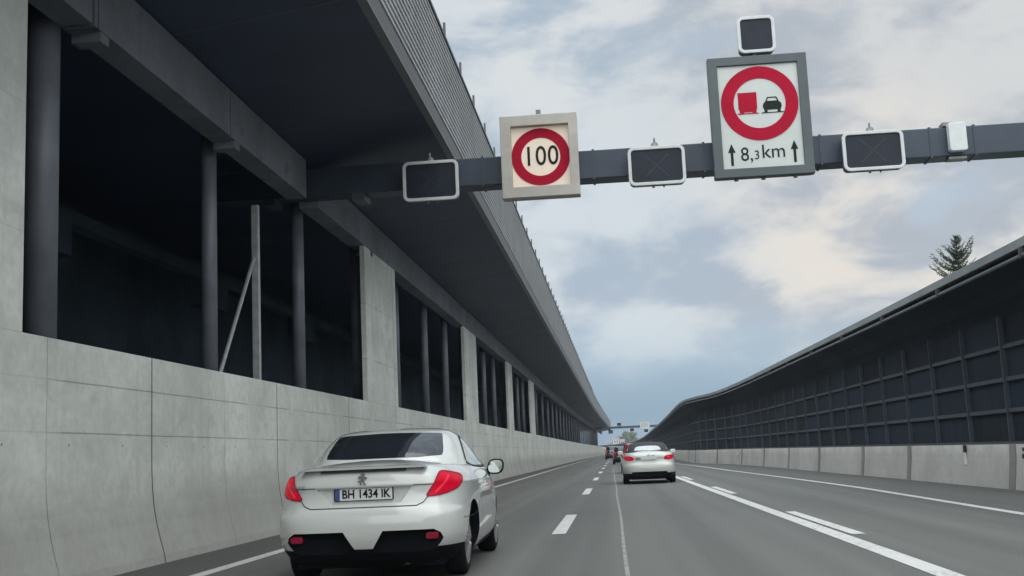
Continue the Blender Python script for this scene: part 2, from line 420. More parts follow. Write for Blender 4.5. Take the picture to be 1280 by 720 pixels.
MB().sweep([(-.82, 5.29), (-.74, 5.29), (.80, 5.50), (.80, 5.60), (-.82, 5.48)], rY, XR).build('roof_edge', M_ROOFEDGE, B)
tubep = [(-.80 +   .04*math.cos(t*math.pi/4), 5.11 + .04*math.sin(t*math.pi/4)) for t in range(8)]
MB().sweep(tubep, rY, XR).build('lip_tube', M_COLUMN, B, smooth=True)
for i in range(28):
    y = 6 + 6.4 * i
    MB().box((XR(y) - .86, y, 5.05), (XR(y) - .74, y + .10, 5.28)).build('tube_bracket', M_TRIM, B)

# ------------------------------------------------------------------ sign gantry
GY = 26.9
def lane_signal(x0, z0, x1, z1, Y, label, far=False, k=.075, group='black lane signals on the near gantry', lamp=True, xsign=True):
    cx = (x0 + x1) / 2
    o = empty('lane_signal', (cx, Y, z0), label, 'lane signal', group)
    MB().prism_y(rrect(x0 + .03, z0 + .03, x1 - .03, z1 - .03, .10), Y + .06, Y + .30).build('housing', M_TRIM, o)
    MB().ring_y(rrect(x0, z0, x1, z1, .15), rrect(x0 + k, z0 + k, x1 - k, z1 - k, .08), Y - .02, Y + .058).build('border', M_WHITEBORD, o, bevel=.008)
    f = MB().prism_y(rrect(x0 + k, z0 + k, x1 - k, z1 - k, .08), Y + .02, Y + .056).build('face', M_LEDFACE, o)
    if xsign:
        mb = MB(); cz = (z0 + z1) / 2; r = (z1 - z0) * .27
        for s in (-1, 1):
            for i in range(-7, 8):
                if s == 1 and i == 0: continue
                px = cx + i / 7 * r * 1.05; pz = cz + s * i / 7 * r
                mb.prism_y(circle(px, pz, .016, 8), Y + .012, Y + .018)
        mb.build('lamp_dots', M_LEDX, f)
    if lamp:
        MB().tube((cx - .02, Y + .12, z1), (cx - .02, Y + .12, z1 + .10), .11, .07, 10).tube((cx - .02, Y + .12, z1 + .101), (cx - .02, Y + .12, z1 + .22), .025, .02, 8).build('top_lamp', M_METAL, o)
        for gx, gr in ((cx - .1, .03), (cx + .14, .02)): MB().tube((gx, Y + .1, z0 - .045), (gx, Y + .1, z0), gr, n=8).build('cable_gland', M_METAL, o)
    return o
ga = empty('sign_gantry', (11.6, GY, 0), 'dark steel overhead gantry beam nearest the camera carrying the large speed and overtaking signs', 'gantry', 'overhead sign gantries')
MB().box((-9.5, GY, 7.76), (12.2, GY + .62, 8.45)).build('beam', M_GANTRY, ga, bevel=.02)
MB().box((11.3, GY + .05, -.02), (11.9, GY + .57, 7.758)).build('post', M_GANTRY, ga, bevel=.02)
mb = MB()
for x in (-2.85, -.2, 2.4, 5.1, 7.6, 8.6): mb.box((x, GY - .015, 7.74), (x + .05, GY + .63, 8.47))
mb.build('flange', M_GANTRY, ga)
for x in (-8.2, -6.0): MB().box((x, GY - .03, 7.60), (x + .3, GY + .66, 7.758)).build('bracket', M_TRIM, ga)

SY = 26.45
s1 = empty('speed_limit_sign', (-1.42, SY, 7.3), 'square grey framed speed limit sign reading 100 inside a red ring', 'road sign')
o_, i_ = [(-2.33, 7.30), (-.51, 7.30), (-.51, 9.28), (-2.33, 9.28)], [(-2.08, 7.56), (-.72, 7.56), (-.72, 9.02), (-2.08, 9.02)]
MB().ring_y(o_, i_, SY - .02, SY + .36).build('frame', M_FRAMEGREY, s1, bevel=.012)
MB().box((-2.30, SY + .362, 7.33), (-.54, SY + .42, 9.25)).build('back_plate', M_FRAMEGREY, s1)
fc = MB().box((-2.08, SY + .15, 7.56), (-.72, SY + .355, 9.02)).build('sign_face', M_LIT, s1)
MB().ring_y(circle(-1.40, 8.29, .69, 64), circle(-1.40, 8.29, .46, 64), SY + .135, SY + .1495).build('red_ring', M_RED, fc)
text_obj('numerals', '100', .66, (-1.395, SY + .140, 8.29), M_INK, fc, .84, spacing=1.04, bold=.004)
MB().box((-1.47, SY + .15, 9.285), (-1.36, SY + .27, 9.44)).build('top_lamp', M_METAL, s1)

s2 = empty('no_overtaking_sign', (3.74, SY, 7.46), 'tall slate framed sign banning lorry overtaking for 8,3 km', 'road sign')
o_, i_ = [(2.60, 7.46), (4.88, 7.46), (4.88, 10.34), (2.60, 10.34)], [(2.82, 7.67), (4.66, 7.67), (4.66, 10.13), (2.82, 10.13)]
MB().ring_y(o_, i_, SY - .02, SY + .22).build('frame', M_SIGNFRAME, s2, bevel=.012)
MB().box((2.64, SY + .222, 7.5), (4.84, SY + .42, 10.3)).build('back_box', M_SIGNFRAME, s2)
fc = MB().box((2.82, SY + .04, 7.67), (4.66, SY + .219, 10.13)).build('sign_face', M_SIGNWHITE, s2)
cx, cz = 3.745, 9.20
MB().ring_y(circle(cx, cz, .885, 72), circle(cx, cz, .595, 72), SY + .026, SY + .0395).build('red_ring', M_RED, fc)
truck = MB().box((cx - .49, SY + .03, cz - .13), (cx - .06, SY + .0395, cz + .27))
truck.prism_y([(cx-.47, cz-.20), (cx-.08, cz-.20), (cx-.08, cz-.135), (cx-.47, cz-.135)], SY + .03, SY + .0395)
truck.box((cx - .52, SY + .03, cz - .245), (cx - .04, SY + .0395, cz - .222))
truck.box((cx - .46, SY + .03, cz - .222), (cx - .37, SY + .0395, cz - .2)); truck.box((cx - .18, SY + .03, cz - .222), (cx - .09, SY + .0395, cz - .2))
truck.build('lorry_symbol', M_RED, fc)
car = MB().prism_y([(cx+.10, cz-.17), (cx+.47, cz-.17), (cx+.50, cz-.10), (cx+.49, cz-.02), (cx+.44, cz+.025), (cx+.13, cz+.025), (cx+.08, cz-.02), (cx+.07, cz-.10)], SY + .03, SY + .0395)
car.ring_y([(cx+.13, cz+.03), (cx+.44, cz+.03), (cx+.39, cz+.135), (cx+.18, cz+.135)], [(cx+.165, cz+.04), (cx+.405, cz+.04), (cx+.37, cz+.112), (cx+.20, cz+.112)], SY + .03, SY + .0395)
car.box((cx + .10, SY + .03, cz - .225), (cx + .17, SY + .0395, cz - .173)); car.box((cx + .40, SY + .03, cz - .225), (cx + .47, SY + .0395, cz - .173))
car.box((cx + .03, SY + .03, cz - .248), (cx + .54, SY + .0395, cz - .228))
car.build('car_symbol', M_INK, fc)
for ax in (3.03, 4.46):
    MB().box((ax - .03, SY + .03, 7.75), (ax + .03, SY + .0395, 8.06)).prism_y([(ax - .085, 8.06), (ax + .085, 8.06), (ax, 8.27)], SY + .03, SY + .0395).build('arrow', M_INK, fc)
text_obj('distance_text', '8,', .46, (3.37, SY + .032, 7.99), M_INK, fc, .9)
text_obj('distance_text', '3', .30, (3.60, SY + .032, 7.965), M_INK, fc, .9)
text_obj('distance_text', 'km', .46, (3.98, SY + .032, 8.03), M_INK, fc, .98)
for x in (3.1, 3.72, 4.45): MB().tube((x, SY + .15, 7.41), (x, SY + .15, 7.458), .05, n=8).build('cable_gland', M_METAL, s2)
MB().tube((3.72, SY + .12, 10.342), (3.72, SY + .12, 10.40), .06, n=8).build('signal_stub', M_METAL, s2)
lane_signal(3.35, 10.41, 4.22, 11.30, SY, 'small square black signal box mounted on top of the tall overtaking sign', xsign=False, lamp=False)
lane_signal(-4.68, 7.37, -3.35, 8.33, SY, 'black lane signal with white border hanging under the dark gallery roof')
lane_signal(.63, 7.41, 1.95, 8.33, SY, 'black lane signal between the 100 sign and the tall overtaking sign')
lane_signal(5.53, 7.44, 6.91, 8.36, SY, 'black lane signal on the beam to the right of the tall overtaking sign')
db = empty('detector_box', (8.2, SY + .2, 7.8), 'small pale grey detector box clamped on the gantry beam', 'detector')
MB().prism_y(rrect(8.0, 7.83, 8.39, 8.50, .06), GY - .22, GY - .02).build('housing', M_BOXWHITE, db, bevel=.01)
MB().box((7.93, GY - .019, 8.472), (8.2, GY + .3, 8.56)).build('clamp', M_METAL, db); MB().box((8.0, GY - .019, 7.68), (8.4, GY + .3, 7.738)).build('clamp', M_METAL, db)

# far gantry
FY = 330
gb = empty('sign_gantry', (13.5, FY, 0), 'distant thin gantry crossing the road at the far end of the gallery', 'gantry', 'overhead sign gantries')
MB().box((-6.5, FY, 7.55), (13.6, FY + .6, 8.15)).build('beam', M_GANTRY, gb)
MB().box((13.0, FY, -.02), (13.5, FY + .6, 7.548)).build('post', M_GANTRY, gb)
fs = empty('far_sign', (8.2, FY - .5, 7.3), 'small white square sign on the distant gantry', 'road sign')
MB().ring_y([(6.9, 7.35), (9.5, 7.35), (9.5, 9.0), (6.9, 9.0)], [(7.15, 7.55), (9.25, 7.55), (9.25, 8.8), (7.15, 8.8)], FY - .4, FY - .02).build('frame', M_SIGNWHITE, fs)
MB().box((7.15, FY - .3, 7.55), (9.25, FY - .03, 8.8)).build('sign_face', M_FRAMEGREY, fs)
for x, z, lb in ((8.5, 6.1, 'dark signal box hanging below the white square sign on the distant gantry'), (1.05, 8.2, 'dark signal box standing on top of the distant gantry beam'), (4.6, 6.5, 'dark signal box hanging under the middle of the distant gantry beam')):
    lane_signal(x - .65, z, x + .65, z + 1.0, FY - .5, lb, group='signal boxes on the distant gantry', lamp=False, xsign=False)

# ------------------------------------------------------------------ delineators
M_BLACKP = mat('black plastic', (.015, .016, .018), .5)
M_WHITEP = mat('white reflector', (.72, .72, .70), .4)
def delin(x, y, z, label, style):
    o = empty('delineator', (x, y, z), label, 'delineator', 'reflector posts on the walls')
    s = -1 if x > 0 else 1
    if style == 'post':
        MB().box((x, y - .07, z + .22), (x + s*.05, y + .09, z + .42)).build('head', M_BLACKP, o, bevel=.006)
        MB().box((x, y - .05, z - .12), (x + s*.045, y + .08, z + .217)).build('reflector', M_WHITEP, o, bevel=.006)
    elif style == 'knobs':
        MB().box((x, y - .10, z + .13), (x + s*.06, y + .07, z + .22)).build('upper_knob', M_BLACKP, o, bevel=.01)
        MB().box((x, y - .12, z - .04), (x + s*.07, y + .09, z + .07)).build('lower_knob', M_BLACKP, o, bevel=.01)
        MB().box((x, y - .03, z + .073), (x + s*.03, y + .02, z + .127)).build('stem', M_BLACKP, o)
    else:
        MB().box((x, y - .08, z), (x + s*.07, y + .08, z + .2)).build('reflector', M_WHITEP, o, bevel=.008)
        MB().box((x, y - .06, z - .07), (x + s*.05, y + .06, z - .003)).build('foot', M_BLACKP, o)
delin(XR(33.6) + .09, 33.6, .68, 'black topped white reflector on the pale base wall of the noise barrier', 'post')
delin(XR(28.9) + .09, 28.9, .80, 'pair of black knobs on the pale base wall at the right edge', 'knobs')
delin(XR(86) + .09, 86, .66, 'small white reflector on the noise barrier base beyond the last visible pilasters', 'r')
delin(-6.94, 70.5, .92, 'pale reflector on the gallery wall just beyond the mirror of the white coupe', 'r')
delin(-6.94 + XL(190), 190, .95, 'tiny pale reflector far along the gallery wall', 'r')

# ------------------------------------------------------------------ vegetation and far background
M_BARK = mat('bark', (.09, .065, .045), .9, var=.3)
def leafmat(name, a, b):
    m, h, bs = base_mat(name)
    pos = h.new('ShaderNodeNewGeometry').outputs['Position']
    h.put(bs.inputs['Base Color'], h.mix(h.ramp(h.noise(pos, 1.4, 4), .35, .65), a, b)); bs.inputs['Roughness'].default_value = .7
    bs.inputs['Specular IOR Level'].default_value = .2
    return m
M_NEEDLE = leafmat('spruce needles', (.028, .046, .028), (.065, .092, .055))
M_LEAF = leafmat('leaves', (.05, .085, .03), (.11, .15, .055))
def spruce(x, y, top, H, rad, label):
    o = empty('spruce_tree', (x, y, 0), label, 'tree')
    MB().tube((x, y, 0), (x, y, top - .2), .22, .03, 10).build('trunk', M_BARK, o)
    mb = MB(); rnd = random.Random(11)
    up = Vector((0, 0, 1))
    def needles(p, d, ln, w):
        side = d.cross(up).normalized()
        for k in range(max(3, int(ln / .035))):
            c = p + d * ((k + rnd.random()) * .035)
            a = rnd.random() * 6.28
            n_ = (side * math.cos(a) + d.cross(side) * math.sin(a))
            tip = c + n_ * w * rnd.uniform(.45, 1.) + d * rnd.uniform(.03, .12)
            e = d * rnd.uniform(.02, .045)
            mb.add([c - e, c + e, tip], [(0, 1, 2)])
    def bough(p, a, L, rise, w):
        """a bough that leaves the trunk, sags and lifts its tip, with side twigs"""
        pts = []
        for q in range(7):
            t = q / 6
            pts.append(p + Vector((math.cos(a) * L * t, math.sin(a) * L * t, L * (rise * t - .45 * t * (1 - t) + .22 * t ** 3))))
        for q in range(6):
            d = pts[q + 1] - pts[q]; l = d.length; d.normalize()
            mb.tube(pts[q], pts[q + 1], .022 * (1 - q / 7), .02 * (1 - (q + 1) / 7), 5, cap=False)
            needles(pts[q], d, l, w)
            for s in (-1, 1):
                sd = (d * .8 + d.cross(up).normalized() * s * rnd.uniform(.5, 1.) + up * rnd.uniform(-.1, .35)).normalized()
                needles(pts[q], sd, L * .30 * (1.15 - q / 6) + .08, w * .8)
        needles(pts[-1], (pts[-1] - pts[-2]).normalized(), .16, w * .8)
    needles(Vector((x, y, top - .55)), up + Vector((.04, 0, 0)), .55, .085)
    zz = top - .22
    while zz > top - H:
        t = (top - zz) / H
        nb = 5 if t < .25 else 7
        a0 = rnd.random() * 6.28
        for b in range(nb):
            L = (.12 + .75 * rad * t ** .85) * rnd.choice((.45, .75, .95, 1.15))
            bough(Vector((x, y, zz + rnd.uniform(-.08, .08))), a0 + b * 6.283 / nb + rnd.uniform(-.35, .35), L, rnd.uniform(.35, .75) * (1 - .6 * t), .09 + .05 * t)
        zz -= rnd.uniform(.16, .30)
    # long boughs reaching out to the left and a second leader to the right
    for hz_, L, rise in ((1.35, .75, .60), (1.85, 1.05, .55), (2.3, 1.5, .40), (2.75, 1.8, .30)):
        for da in (-.25, .2): bough(Vector((x, y, top - hz_)), math.pi + da, L * rnd.uniform(.85, 1.1), rise, .20)
    for hz_, L in ((1.35, .9), (1.6, 1.0), (1.9, 1.1)): bough(Vector((x, y, top - hz_)), rnd.uniform(-.3, .3), L, .95, .19)
    mb.build('crown', M_NEEDLE, o, recalc=False)
spruce(22.25, 75, 14.05, 5.2, 2.0, 'dark spruce top rising above the lip of the noise barrier')
def leafy(name, x, y, z0, top, rad, label, cat='tree', n=900, leaf=.5, group=None, seed=1, m=None):
    rnd = random.Random(seed)
    o = empty(name, (x, y, z0), label, cat, group)
    MB().tube((x, y, z0), (x, y, z0 + (top - z0) * .6), rad * .09, rad * .05, 8).build('trunk', M_BARK, o)
    mb = MB(); lobes = []
    for i in range(9):
        a = rnd.random() * 6.28; rr = rad * rnd.uniform(.1, .62)
        lobes.append((Vector((x + math.cos(a)*rr, y + math.sin(a)*rr, z0 + (top - z0) * rnd.uniform(.40, .85))), rad * rnd.uniform(.28, .5)))
    lobes.append((Vector((x, y, top - rad * .35)), rad * .36))
    for i in range(n):
        c, r = rnd.choice(lobes)
        d = Vector((rnd.gauss(0, 1), rnd.gauss(0, 1), rnd.gauss(0, .8))).normalized() * r * rnd.random() ** .4
        p = c + d; u = Vector((rnd.gauss(0,1), rnd.gauss(0,1), rnd.gauss(0,1))).normalized(); w = u.orthogonal().normalized()
        s = leaf * rnd.uniform(.5, 1.2)
        mb.add([p, p + u*s*.5 + w*s*.35, p + u*s, p + u*s*.5 - w*s*.35], [(0, 1, 2, 3)])
    mb.build('crown', m or M_LEAF, o, recalc=False)
leafy('shrub', 9.9, 160, 4.4, 7.35, 1.2, 'small shrub top showing over the far bend of the noise barrier', 'shrub', 500, .3, seed=3, m=M_NEEDLE)
M_HILL = mat('hill meadow', (.05, .075, .035), .95, var=.3, vscale=.03)
hb = MB(); nx = 40
for i in range(nx + 1):
    for j in range(11):
        x = -160 + 320 * i / nx; y = 930 + 30 * j
        hb.v.append((x, y, 6.5 * math.sin(math.pi * min(1, j / 10.)) ** .7 * (.7 + .3 * math.sin(i * .5)) * max(0, 1 - abs(x) / 165) - .1))
for i in range(nx):
    for j in range(10): hb.f.append((i*11 + j, (i+1)*11 + j, (i+1)*11 + j + 1, i*11 + j + 1))
tag(hb.build('hill', M_HILL, smooth=True), kind='structure')
ht = [(3.0, 880, 12.0, 4.6, 'pale green tree left of centre beneath the distant gantry'), (7.4, 890, 15.6, 5.2, 'tallest round tree beneath the distant gantry'), (11.5, 885, 15.0, 5.0, 'broad round tree just right of the tallest one under the distant gantry'),
      (15.0, 900, 10.5, 4.0, 'low tree at the right of the distant clump'), (24., 910, 9.5, 4.2, 'low tree where the noise barrier meets the distant clump'), (-3.6, 900, 7.5, 3.6, 'low tree behind the pale houses at the end of the gallery')]
for i, (x, y, top, rd, lb) in enumerate(ht): leafy('leafy_tree', x, y, 0, top, rd, lb, n=1300, leaf=1.3, group='distant trees beyond the bend', seed=20 + i)
M_HOUSE = mat('pale render', (.55, .56, .55), .8, var=.08, vscale=.3)
M_ROOF = mat('grey roof', (.17, .16, .16), .8, var=.15)
M_GLASSFAR = mat('far window', (.04, .05, .06), .2)
def house(x0, x1, y, h, label):
    o = empty('house', ((x0+x1)/2, y, 0), label, 'house', 'pale houses at the end of the road')
    MB().box((x0, y, 0), (x1, y + 8, h)).build('wall', M_HOUSE, o)
    MB().add([(x0-.4, y-.4, h+.01), (x1+.4, y-.4, h+.01), (x1+.4, y+8.4, h+.01), (x0-.4, y+8.4, h+.01), (x0-.4, y+4, h+1.6), (x1+.4, y+4, h+1.6)], [(0,1,5,4), (3,4,5,2), (0,4,3), (1,2,5), (0,3,2,1)]).build('roof', M_ROOF, o)
    for fz in (h - 1.8, h - 4.3):
        for wx in (x0 + .8, (x0+x1)/2 + .3): MB().box((wx, y - .05, fz), (wx + 1.1, y - .004, fz + 1.2)).build('window', M_GLASSFAR, o)
house(-7.6, -2.9, 860, 7.2, 'low pale house next to the end of the gallery wall')
house(-2.3, 2.0, 855, 9.0, 'taller pale house between the gallery end and the distant trees')
house(2.6, 6.0, 870, 8.2, 'pale house partly behind the distant green trees')

# ------------------------------------------------------------------ cars
def loops_mesh(loops, N_=160, bow=.042):
    """closed shell from plan outlines stacked upward; each loop: dict(z, yr, yf, w, n, zf) """
    vs, fs = [], []
    for L in loops:
        n = L.get('n', 6.); yc = (L['yr'] + L['yf']) / 2; a = (L['yf'] - L['yr']) / 2
        for i in range(N_):
            t = 2 * math.pi * (i + .5) / N_
            c, s = math.cos(t), math.sin(t)
            x = math.copysign(abs(c) ** (2 / n), c); y = math.copysign(abs(s) ** (2 / n), s)
            Y = yc + a * y
            u = (Y - yc) / a
            taper = 1 - L.get('tf', .06) * max(0, u) ** 2 - L.get('tr', .035) * max(0, -u) ** 2
            X = L['w'] * x * taper
            if y < 0: Y += bow * (abs(x) ** 2.2) * min(1, -u)
            else: Y -= bow * 2.2 * (abs(x) ** 2) * min(1, u)
            z = L['z']
            if 'zf' in L:
                q = max(0, min(1, (Y - 2.7) / 1.7)); z = z + (L['zf'] - z) * q ** 1.2
            if 'crown' in L: z += L['crown'] * (1 - (abs(X) / max(.01, L['w'])) ** 2)
            vs.append((X, Y, z))
    m = len(loops)
    for k in range(m - 1):
        for i in range(N_):
            j = (i + 1) % N_
            fs.append((k*N_ + i, k*N_ + j, (k+1)*N_ + j, (k+1)*N_ + i))
    fs.append(tuple(range(N_ - 1, -1, -1))); fs.append(tuple(range((m-1)*N_, m*N_)))
    return vs, fs
def catmull_loops(loops, sub=4):
    keys = ['z', 'yr', 'yf', 'w', 'n', 'zf']
    for L in loops:
        L.setdefault('n', 6.); L.setdefault('zf', L['z'])
    out = []
    for i in range(len(loops) - 1):
        p = [loops[max(0, i-1)], loops[i], loops[i+1], loops[min(len(loops)-1, i+2)]]
        if p[1].get('sharp'): p[0] = p[1]
        if p[2].get('sharp'): p[3] = p[2]
        for s in range(sub):
            t = s / sub; L = dict(p[1])
            for k in keys:
                a, b, c, d = (q[k] for q in p)
                L[k] = .5 * (2*b + (c-a)*t + (2*a-5*b+4*c-d)*t*t + (3*b-a-3*c+d)*t**3)
            out.append(L)
    out.append(dict(loops[-1]))
    return out
def raw_obj(name, vs, fs, mats):
    me = bpy.data.meshes.new(name); me.from_pydata(vs, [], fs)
    bm = bmesh.new(); bm.from_mesh(me); bmesh.ops.recalc_face_normals(bm, faces=bm.faces); bm.to_mesh(me); bm.free()
    for m in mats: me.materials.append(m)
    o = bpy.data.objects.new(name, me); COL.objects.link(o); return o
def boolean(o, cutters):
    for c in cutters:
        md = o.modifiers.new('cut', 'BOOLEAN'); md.object = c; md.operation = 'DIFFERENCE'; md.solver = 'EXACT'
        try: md.material_mode = 'TRANSFER'
        except Exception: pass
    dg = bpy.context.evaluated_depsgraph_get(); dg.update()
    me = bpy.data.meshes.new_from_object(o.evaluated_get(dg))
    o.modifiers.clear(); old = o.data; o.data = me
    for c in cutters: bpy.data.objects.remove(c)
    return o
def smooth_by_angle(me, ang=35):
    bm = bmesh.new(); bm.from_mesh(me)
    for f in bm.faces: f.smooth = True
    for e in bm.edges:
        if len(e.link_faces) == 2 and e.calc_face_angle(0) > R(ang): e.smooth = False
    bm.to_mesh(me); bm.free()
def chaikin(poly, it=2, keep=()):
    for _ in range(it):
        out = []
        for i in range(len(poly)):
            a, b = poly[i], poly[(i+1) % len(poly)]
            out += [(a[0]*.8 + b[0]*.2, a[1]*.8 + b[1]*.2), (a[0]*.2 + b[0]*.8, a[1]*.2 + b[1]*.8)]
        poly = out
    return poly
class Shell:
    def __init__(s, parts):
        vs, fs = [], []
        for v, f in parts:
            o = len(vs); vs += v; fs += [tuple(i + o for i in q) for q in f]
        s.b = BVHTree.FromPolygons([Vector(v) for v in vs], fs)
    def cast(s, u, z, th, off, tilt=0):
        r = Vector((math.cos(th), math.sin(th), 0)); d = Vector((-math.sin(th), math.cos(th), 0)); d = (d + Vector((0, 0, tilt))).normalized()
        org = r * u + Vector((0, 0, z)) + Vector((0, 2.2, 0)) - d * 9
        if th == 0: org = Vector((u, -3, z - tilt * 3))
        h = s.b.ray_cast(org, d)
        if h[0] is None:
            h = s.b.find_nearest(org + d * 9)
        n = h[1]
        if n.dot(d) > 0: n = -n
        return h[0] + n * off, n
    def patch(s, poly, th=0, off=.004, h=.05, smooth=1, thick=.012, flip=False, tilt=0):
        if smooth: poly = chaikin(poly, smooth)
        bm = bmesh.new(); bm.faces.new([bm.verts.new((p[0], p[1], 0)) for p in poly])
        bmesh.ops.triangulate(bm, faces=bm.faces[:])
        for _ in range(7):
            es = [e for e in bm.edges if e.calc_length() > h]
            if not es: break
            bmesh.ops.subdivide_edges(bm, edges=es, cuts=1); bmesh.ops.triangulate(bm, faces=bm.faces[:])
        bm.verts.ensure_lookup_table(); bm.verts.index_update()
        mb = MB(); P = []; NN = []
        for v in bm.verts:
            p, n = s.cast(v.co.x, v.co.y, th, off, tilt); P.append(p); NN.append(n)
        nv = len(P)
        mb.v = [tuple(p) for p in P]
        mb.f = [tuple(v.index for v in f.verts) for f in bm.faces]
        bnd = [(e.verts[0].index, e.verts[1].index) for e in bm.edges if len(e.link_faces) == 1]
        idx = {}
        for a, b in bnd:
            for q in (a, b):
                if q not in idx: idx[q] = len(mb.v); mb.v.append(tuple(P[q] - NN[q] * thick))
            mb.f.append((a, b, idx[b], idx[a]))
        bm.free()
        if flip: mb.v = [(-x, y, z) for x, y, z in mb.v]
        return mb
    def seam(s, pts, width=.008, th=0, off=.0022, closed=False, flip=False, step=.02):
        P = []
        q = list(pts) + ([pts[0]] if closed else [])
        for a, b in zip(q[:-1], q[1:]):
            L = math.hypot(b[0]-a[0], b[1]-a[1]); n = max(1, int(L / step))
            P += [(a[0] + (b[0]-a[0])*i/n, a[1] + (b[1]-a[1])*i/n) for i in range(n)]
        P.append(q[-1])
        mb = MB(); rows = []
        for i, p in enumerate(P):
            a = P[max(0, i-1)]; b = P[min(len(P)-1, i+1)]
            dx, dzz = b[0]-a[0], b[1]-a[1]; l = math.hypot(dx, dzz) or 1
            nx, nz = -dzz/l*width/2, dx/l*width/2
            for sg in (1, -1):
                c, n = s.cast(p[0] + sg*nx, p[1] + sg*nz, th, off); mb.v.append(tuple(c))
        for i in range(len(P) - 1): mb.f.append((2*i, 2*i+1, 2*i+3, 2*i+2))
        if flip: mb.v = [(-x, y, z) for x, y, z in mb.v]
        return mb

def paint(name, col, flake=.0, rough=.28, coat=1., metal=0.):
    m, h, b = base_mat(name)
    tc = h.new('ShaderNodeTexCoord').outputs['Object']
    dirt = h.ramp(h.noise(tc, 2.2, 6, .65), .45, .75, 0, .16)
    sep = h.new('ShaderNodeSeparateXYZ'); h.put(sep.inputs[0], tc)
    low = h.ramp(h.math('ADD', sep.outputs[2], h.math('MULTIPLY', h.noise(tc, 5., 5), .25)), .35, .75, .30, 0)   # road film near the sills
    c = h.mix(h.math('MAXIMUM', dirt, low), col, tuple(x * .5 for x in (.9, .86, .78)) if sum(col) > 1 else tuple(x * .8 for x in col))
    h.put(b.inputs['Base Color'], c)
    b.inputs['Roughness'].default_value = rough; b.inputs['Metallic'].default_value = metal
    b.inputs['Coat Weight'].default_value = coat; b.inputs['Coat Roughness'].default_value = .05
    return m
M_WHITECAR = paint('pearl white paint', (.51, .54, .525), rough=.25)
M_SILVERCAR = paint('silver white paint', (.50, .54, .51), rough=.3)
M_REDCAR = paint('red paint', (.30, .012, .03))
M_DARKCAR = paint('dark paint', (.022, .026, .034))
M_GREYCAR = paint('grey paint', (.16, .17, .18))
M_BLACKTRIM = mat('black bumper plastic', (.004, .006, .009), .8, spec=.15, var=.1)
M_TYRE = mat('tyre rubber', (.006, .007, .009), .9, spec=.2, var=.1)
M_ALLOY = mat('alloy', (.42, .42, .42), .35, metal=.7)
M_CHROME = mat('chrome', (.45, .46, .47), .18, metal=1.)
M_EMBLEM = mat('emblem metal', (.14, .145, .15), .3, metal=.8)
M_SHUT = mat('shut line', (.02, .022, .024), .8)
M_GLASS = mat('tinted window', (.012, .016, .020), .04, spec=.6, var=.1)
M_GLASSREFL = mat('side window painted sky', (.30, .37, .35), .05, spec=1.0, var=.1)  # bright sky reflection painted into the pale base colour
M_TAIL = mat('tail lamp lens', (.36, .000, .016), .42, spec=.18, coat=.06, var=.2, vscale=14, emit=((1, .0, .03), .07))
M_TAILIN = mat('tail lamp stripe', (.52, .012, .045), .42, spec=.2, coat=.05, var=.1, emit=((1, .06, .08), .10))
M_FOGRED = mat('fog reflector', (.22, .003, .024), .4, spec=.2, coat=.05, var=.2, vscale=20)
M_SOFTTOP = mat('soft top', (.030, .034, .040), .85, var=.15)
M_PLATE = mat('plate white', (.60, .62, .63), .4, var=.04)
M_PLATEBLUE = mat('plate blue', (.035, .07, .19), .4)
M_MIRROR = mat('mirror glass', (.30, .33, .32), .06, metal=1., var=.02)

def wheel(parent, x, y, r, side, simple=False):
    mb = MB(); prof = [(-.10, r*.68), (-.105, r*.86), (-.085, r*.97), (-.05, r), (.05, r), (.085, r*.97), (.105, r*.86), (.10, r*.68)]
    n = 40
    for i in range(n):
        t = 2*math.pi*i/n
        for px, pr in prof: mb.v.append((x + px, y + pr*math.cos(t), r + pr*math.sin(t)))
    m = len(prof)
    for i in range(n):
        for k in range(m - 1): mb.f.append((i*m + k, ((i+1) % n)*m + k, ((i+1) % n)*m + k + 1, i*m + k + 1))
    w = bpy.data.objects.new('wheel', None); COL.objects.link(w); w.parent = parent; w.location = (x, y, r)
    # vertices are in car space; builder subtracts parent chain
    t = mb.build('tyre', M_TYRE, w, k=1, smooth=True)
    sx = x + side * .075
    rb = MB().tube((sx - side*.03, y, r), (sx, y, r), r*.70, r*.70, 32)
    for q in range(5):
        a = 2*math.pi*q/5 + .4
        for d_ in (-.16, .16):
            p0 = Vector((sx + side*.03, y + .05*math.cos(a), r + .05*math.sin(a))); p1 = Vector((sx + side*.012, y + r*.66*math.cos(a + d_), r + r*.66*math.sin(a + d_)))
            rb.tube(p0, p1, .028, .022, 6)
    rb.tube((sx, y, r), (sx + side*.04, y, r), .07, .06, 16)
    rb.ring = None
    rim = MB(); n = 32
    for i in range(n):
        t_ = 2*math.pi*i/n
        for pr, px in ((.72, .0), (.70, .028), (.64, .02), (.62, -.03)): rim.v.append((sx + side*px, y + r*pr*math.cos(t_), r + r*pr*math.sin(t_)))
    for i in range(n):
        for k in range(3): rim.f.append((i*4 + k, ((i+1) % n)*4 + k, ((i+1) % n)*4 + k + 1, i*4 + k + 1))
    rim.add(rb.v[64:], [tuple(i - 64 for i in f) for f in rb.f if min(f) >= 64])
    rim.build('rim', M_ALLOY, w, k=1)
    MB().tube((sx - side*.05, y, r), (sx - side*.03, y, r), r*.69, r*.69, 32).build('brake_disc', M_TRIM, w, k=1)
    return w

def cyl_cut(x0, x1, y, z, r):
    mb = MB().tube((x0, y, z), (x1, y, z), r, r, 48)
    o = raw_obj('cutter', mb.v, mb.f, [M_BLACKTRIM]); return o
def prism_cut(poly, y0, y1, m):
    mb = MB().prism_y(poly, y0, y1); return raw_obj('cutter', mb.v, mb.f, [m])

def build_part(mb, name, m, parent, smooth=True, **kw):
    o = mb.build(name, m, parent, k=1, **kw)
    if smooth: smooth_by_angle(o.data, 40)
    return o

